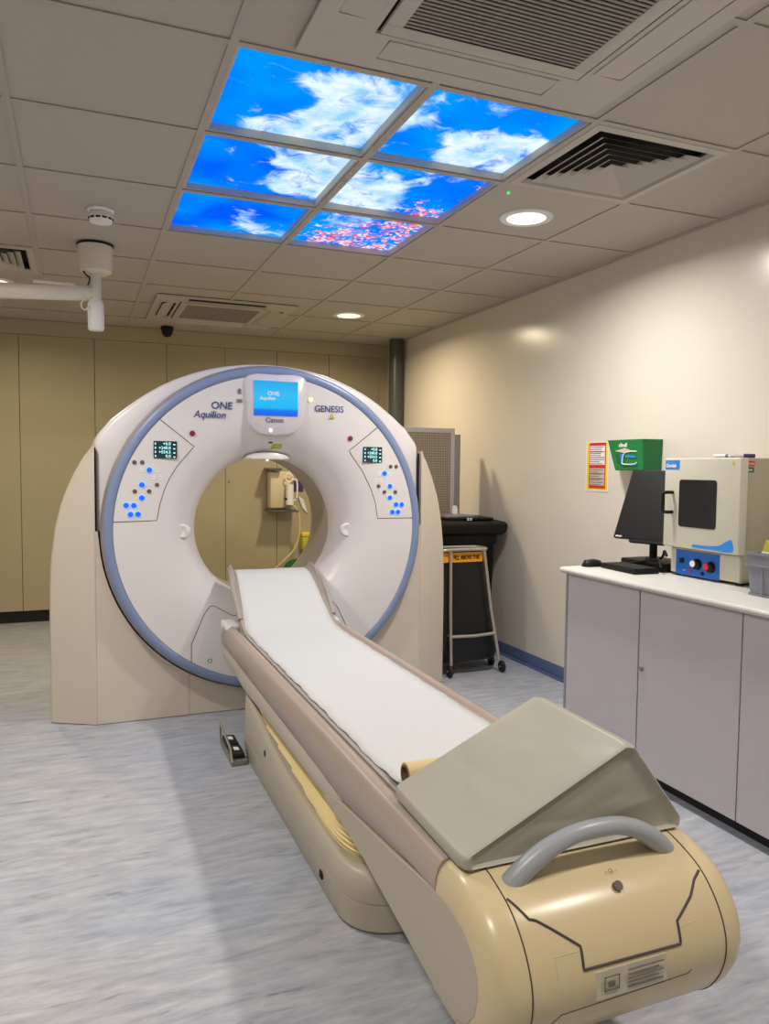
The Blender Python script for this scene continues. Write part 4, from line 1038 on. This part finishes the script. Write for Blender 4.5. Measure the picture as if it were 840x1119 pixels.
MB().box(2.46, 2.83, 2.40, 2.66, .956, .968, .003, rot=Matrix.Rotation(R(-6), 3, 'Z')).build('cover', 'black', fo)
mk = MB()
for a in range(2):
    for b_ in range(2): mk.box(2.615 + a * .022, 2.628 + a * .022, 2.383 + .0, 2.389, .9585 + b_ * .009 - .006, .9645 + b_ * .009 - .006)
o = MB().box(2.46, 2.70, 2.45, 2.66, .969, .983, .003, rot=Matrix.Rotation(R(9), 3, 'Z')).build('magazine', 'cabe'); tag(o, 'grey stack of papers lying on the dark folder', 'papers')
mk.build('white_mark', 'white', fo)
o = MB().lathe([(.0005, 0), (.020, 0), (.022, .02), (.018, .05), (.008, .058), (.0005, .058)], (2.63, 2.60, .983), 'z', 20).build('white_bottle_top', 'white'); tag(o, 'small white rounded container on top of the papers on the bin', 'container')

tr = thing('sack_trolley', 'steel tube sack holder on wheels in front of the bin', 'trolley', (2.45, 2.16, 0))
def fr(pts, nm, r_=.0105): return MB().tube(cr(pts, 6), r_, 12).build(nm, 'chrome', tr)
topr = [(2.268, 2.055, .792), (2.29, 2.04, .797), (2.42, 2.035, .799), (2.535, 2.04, .797), (2.575, 2.06, .795), (2.605, 2.12, .793), (2.605, 2.20, .79), (2.58, 2.24, .79), (2.42, 2.255, .79), (2.30, 2.25, .79), (2.268, 2.22, .79), (2.264, 2.10, .79)]
MB().tube(cr(topr, 5, True), .0105, 12, closed=True).build('top_rail', 'chrome', tr)
L1 = [(2.322, 2.045, .79), (2.326, 2.043, .40), (2.334, 2.040, .075)]; L2 = [(2.556, 2.045, .79), (2.61, 2.043, .42), (2.676, 2.040, .085)]
L3 = [(2.602, 2.20, .785), (2.65, 2.21, .42), (2.700, 2.215, .085)]; L4 = [(2.275, 2.22, .785), (2.270, 2.22, .42), (2.267, 2.22, .085)]
for L_ in (L1, L2, L3, L4): MB().tube(L_, .0105, 12).build('leg', 'chrome', tr)
MB().tube([(2.332, 2.042, .255), (2.50, 2.041, .250), (2.648, 2.041, .258)], .0105, 12).build('cross_rail', 'chrome', tr)
MB().tube([(2.270, 2.222, .24), (2.332, 2.042, .262)], .009, 10).build('cross_rail', 'chrome', tr)
MB().tube([(2.648, 2.043, .258), (2.675, 2.213, .258)], .009, 10).build('cross_rail', 'chrome', tr)
for (x, y) in ((2.318, 2.040), (2.692, 2.040), (2.712, 2.215), (2.281, 2.215)):
    w = MB().lathe([(.0005, -.011), (.030, -.012), (.036, -.008), (.038, 0), (.036, .008), (.030, .012), (.0005, .011)], (x + .006, y, .038), 'x', 28).build('wheel', 'rub', tr)
    MB().cyl((x - .012, y, .038), (x + .024, y, .038), .006, seg=10).build('axle', 'steel', w)
sk = thing('black_sack', 'black sack with orange band hanging in the steel trolley', 'bag', (2.43, 2.15, .1))
lo = []
for z, e in ((.085, .03), (.10, .005), (.3, -.004), (.55, 0), (.785, 0)):
    n_ = 20; lp = []
    for k in range(n_):
        t_ = 2 * math.pi * k / n_; c_, s_ = math.cos(t_), math.sin(t_)
        sx_ = 2.422 + .6 * interp([(0, .06), (.8, 0)], z)
        lp.append((sx_ + (.155 - e + (.8 - z) * .12) * math.copysign(abs(c_) ** .5, c_), 2.148 + (.088 - e * .5) * math.copysign(abs(s_) ** .5, s_), z))
    lo.append(lp)
MB().loft(lo).build('sack_body', 'sack', sk, sharp=60)
bd = MB().box(2.262, 2.552, 2.0565, 2.0585, .718, .779).build('orange_band', 'oran', sk)
text('FILL ABOVE THIS', .037, (2.348, 2.0555, .735), (1, 0, 0), (0, 0, 1), 'black', bd, 'band_lettering', bold=.0012, sx=.66)
# boards behind
bd_ = thing('mesh_board', 'tall grey framed mesh faced board standing behind the bin', 'board', (2.45, 2.83, 0))
MB().box(2.20, 2.735, 2.818, 2.850, 0, 1.588, .003).build('frame', 'cab', bd_)
MB().box(2.215, 2.700, 2.813, 2.8175, .06, 1.555).build('mesh_face', 'grid', bd_)
o = MB().box(2.25, 2.815, 2.88, 2.925, 0, 1.548, .004).build('grey_board', 'cabe'); tag(o, 'plain grey board leaning behind the mesh faced board', 'board')

# ================================================================== THROUGH THE BORE
ij = thing('injector_unit', 'wall mounted injector unit with pale case seen through the scanner bore', 'medical device', (1.88, 4.56, 1.08))
MB().box(1.775, 1.975, 4.50, 4.62, .925, 1.255, .012, 3).build('case', 'inj', ij)
MB().box(1.745, 1.865, 4.44, 4.64, 1.262, 1.285, .004).build('top_bracket', 'post', ij)
MB().box(1.755, 2.02, 4.44, 4.64, .895, .912, .004).build('tray', 'post', ij)
MB().cyl((1.94, 4.46, .96), (1.94, 4.46, 1.14), .035, seg=20).build('syringe', 'glass' if False else 'white', ij)
MB().cyl((1.90, 4.47, 1.00), (2.00, 4.47, 1.00), .008, seg=10).build('clamp', 'white', ij)
MB().box(1.90, 1.97, 4.44, 4.50, 1.00, 1.02, .003).build('clamp_bar', 'black', ij)
MB().torus((1.935, 4.46, 1.20), .035, .006, 'y', 24, 8).build('hose_loop', 'white', ij)
MB().tube(cr([(1.97, 4.48, 1.19), (2.01, 4.48, 1.17), (2.015, 4.48, 1.08), (2.01, 4.48, 1.02)]), .008, 8).build('hose', 'white', ij)
tbm = MB().tube(cr([(1.93, 4.47, .955), (1.99, 4.46, .94), (2.03, 4.46, .84), (2.03, 4.46, .70), (1.99, 4.46, .57), (1.90, 4.46, .47), (1.78, 4.46, .36), (1.66, 4.46, .20), (1.60, 4.46, .01)], 8), .009, 10).build('drip_line', 'tube', ij)
def simple(mb__, nm, m_, lb_, cat_): o_ = mb__.build(nm, m_); tag(o_, lb_, cat_); return o_
bx_ = thing('swing_bin', 'bin with a green lid seen low through the scanner bore', 'bin', (1.99, 4.40, 0))
MB().lathe([(.0005, 0), (.085, 0), (.10, .02), (.115, .36), (.0005, .36)], (1.99, 4.40, 0), 'z', 28).build('body', 'white', bx_)
MB().lathe([(.12, .361), (.122, .40), (.10, .44), (.06, .47), (.0005, .48)], (1.99, 4.40, 0), 'z', 28).build('lid', 'greend', bx_)
sb = thing('sharps_box', 'yellow sharps box on the back wall seen through the bore', 'box', (2.13, 4.6, .6))
MB().box(2.085, 2.19, 4.55, 4.6595, .54, .66, .008).build('tub', 'yel', sb)
MB().box(2.08, 2.195, 4.545, 4.6595, .661, .70, .008).build('lid', 'yellow', sb)
simple(MB().box(2.03, 2.12, 4.654, 4.658, 1.07, 1.17), 'wall_sticker', 'purple', 'small dark purple sticker on the cupboard seen through the bore', 'sticker')
simple(MB().prism([(2.07, 1.03), (2.12, 1.0), (2.16, .87), (2.11, .92)], 'xz', 4.645, 4.658), 'paper_tag', 'white', 'white paper tag hanging on the cupboard seen through the bore', 'tag')
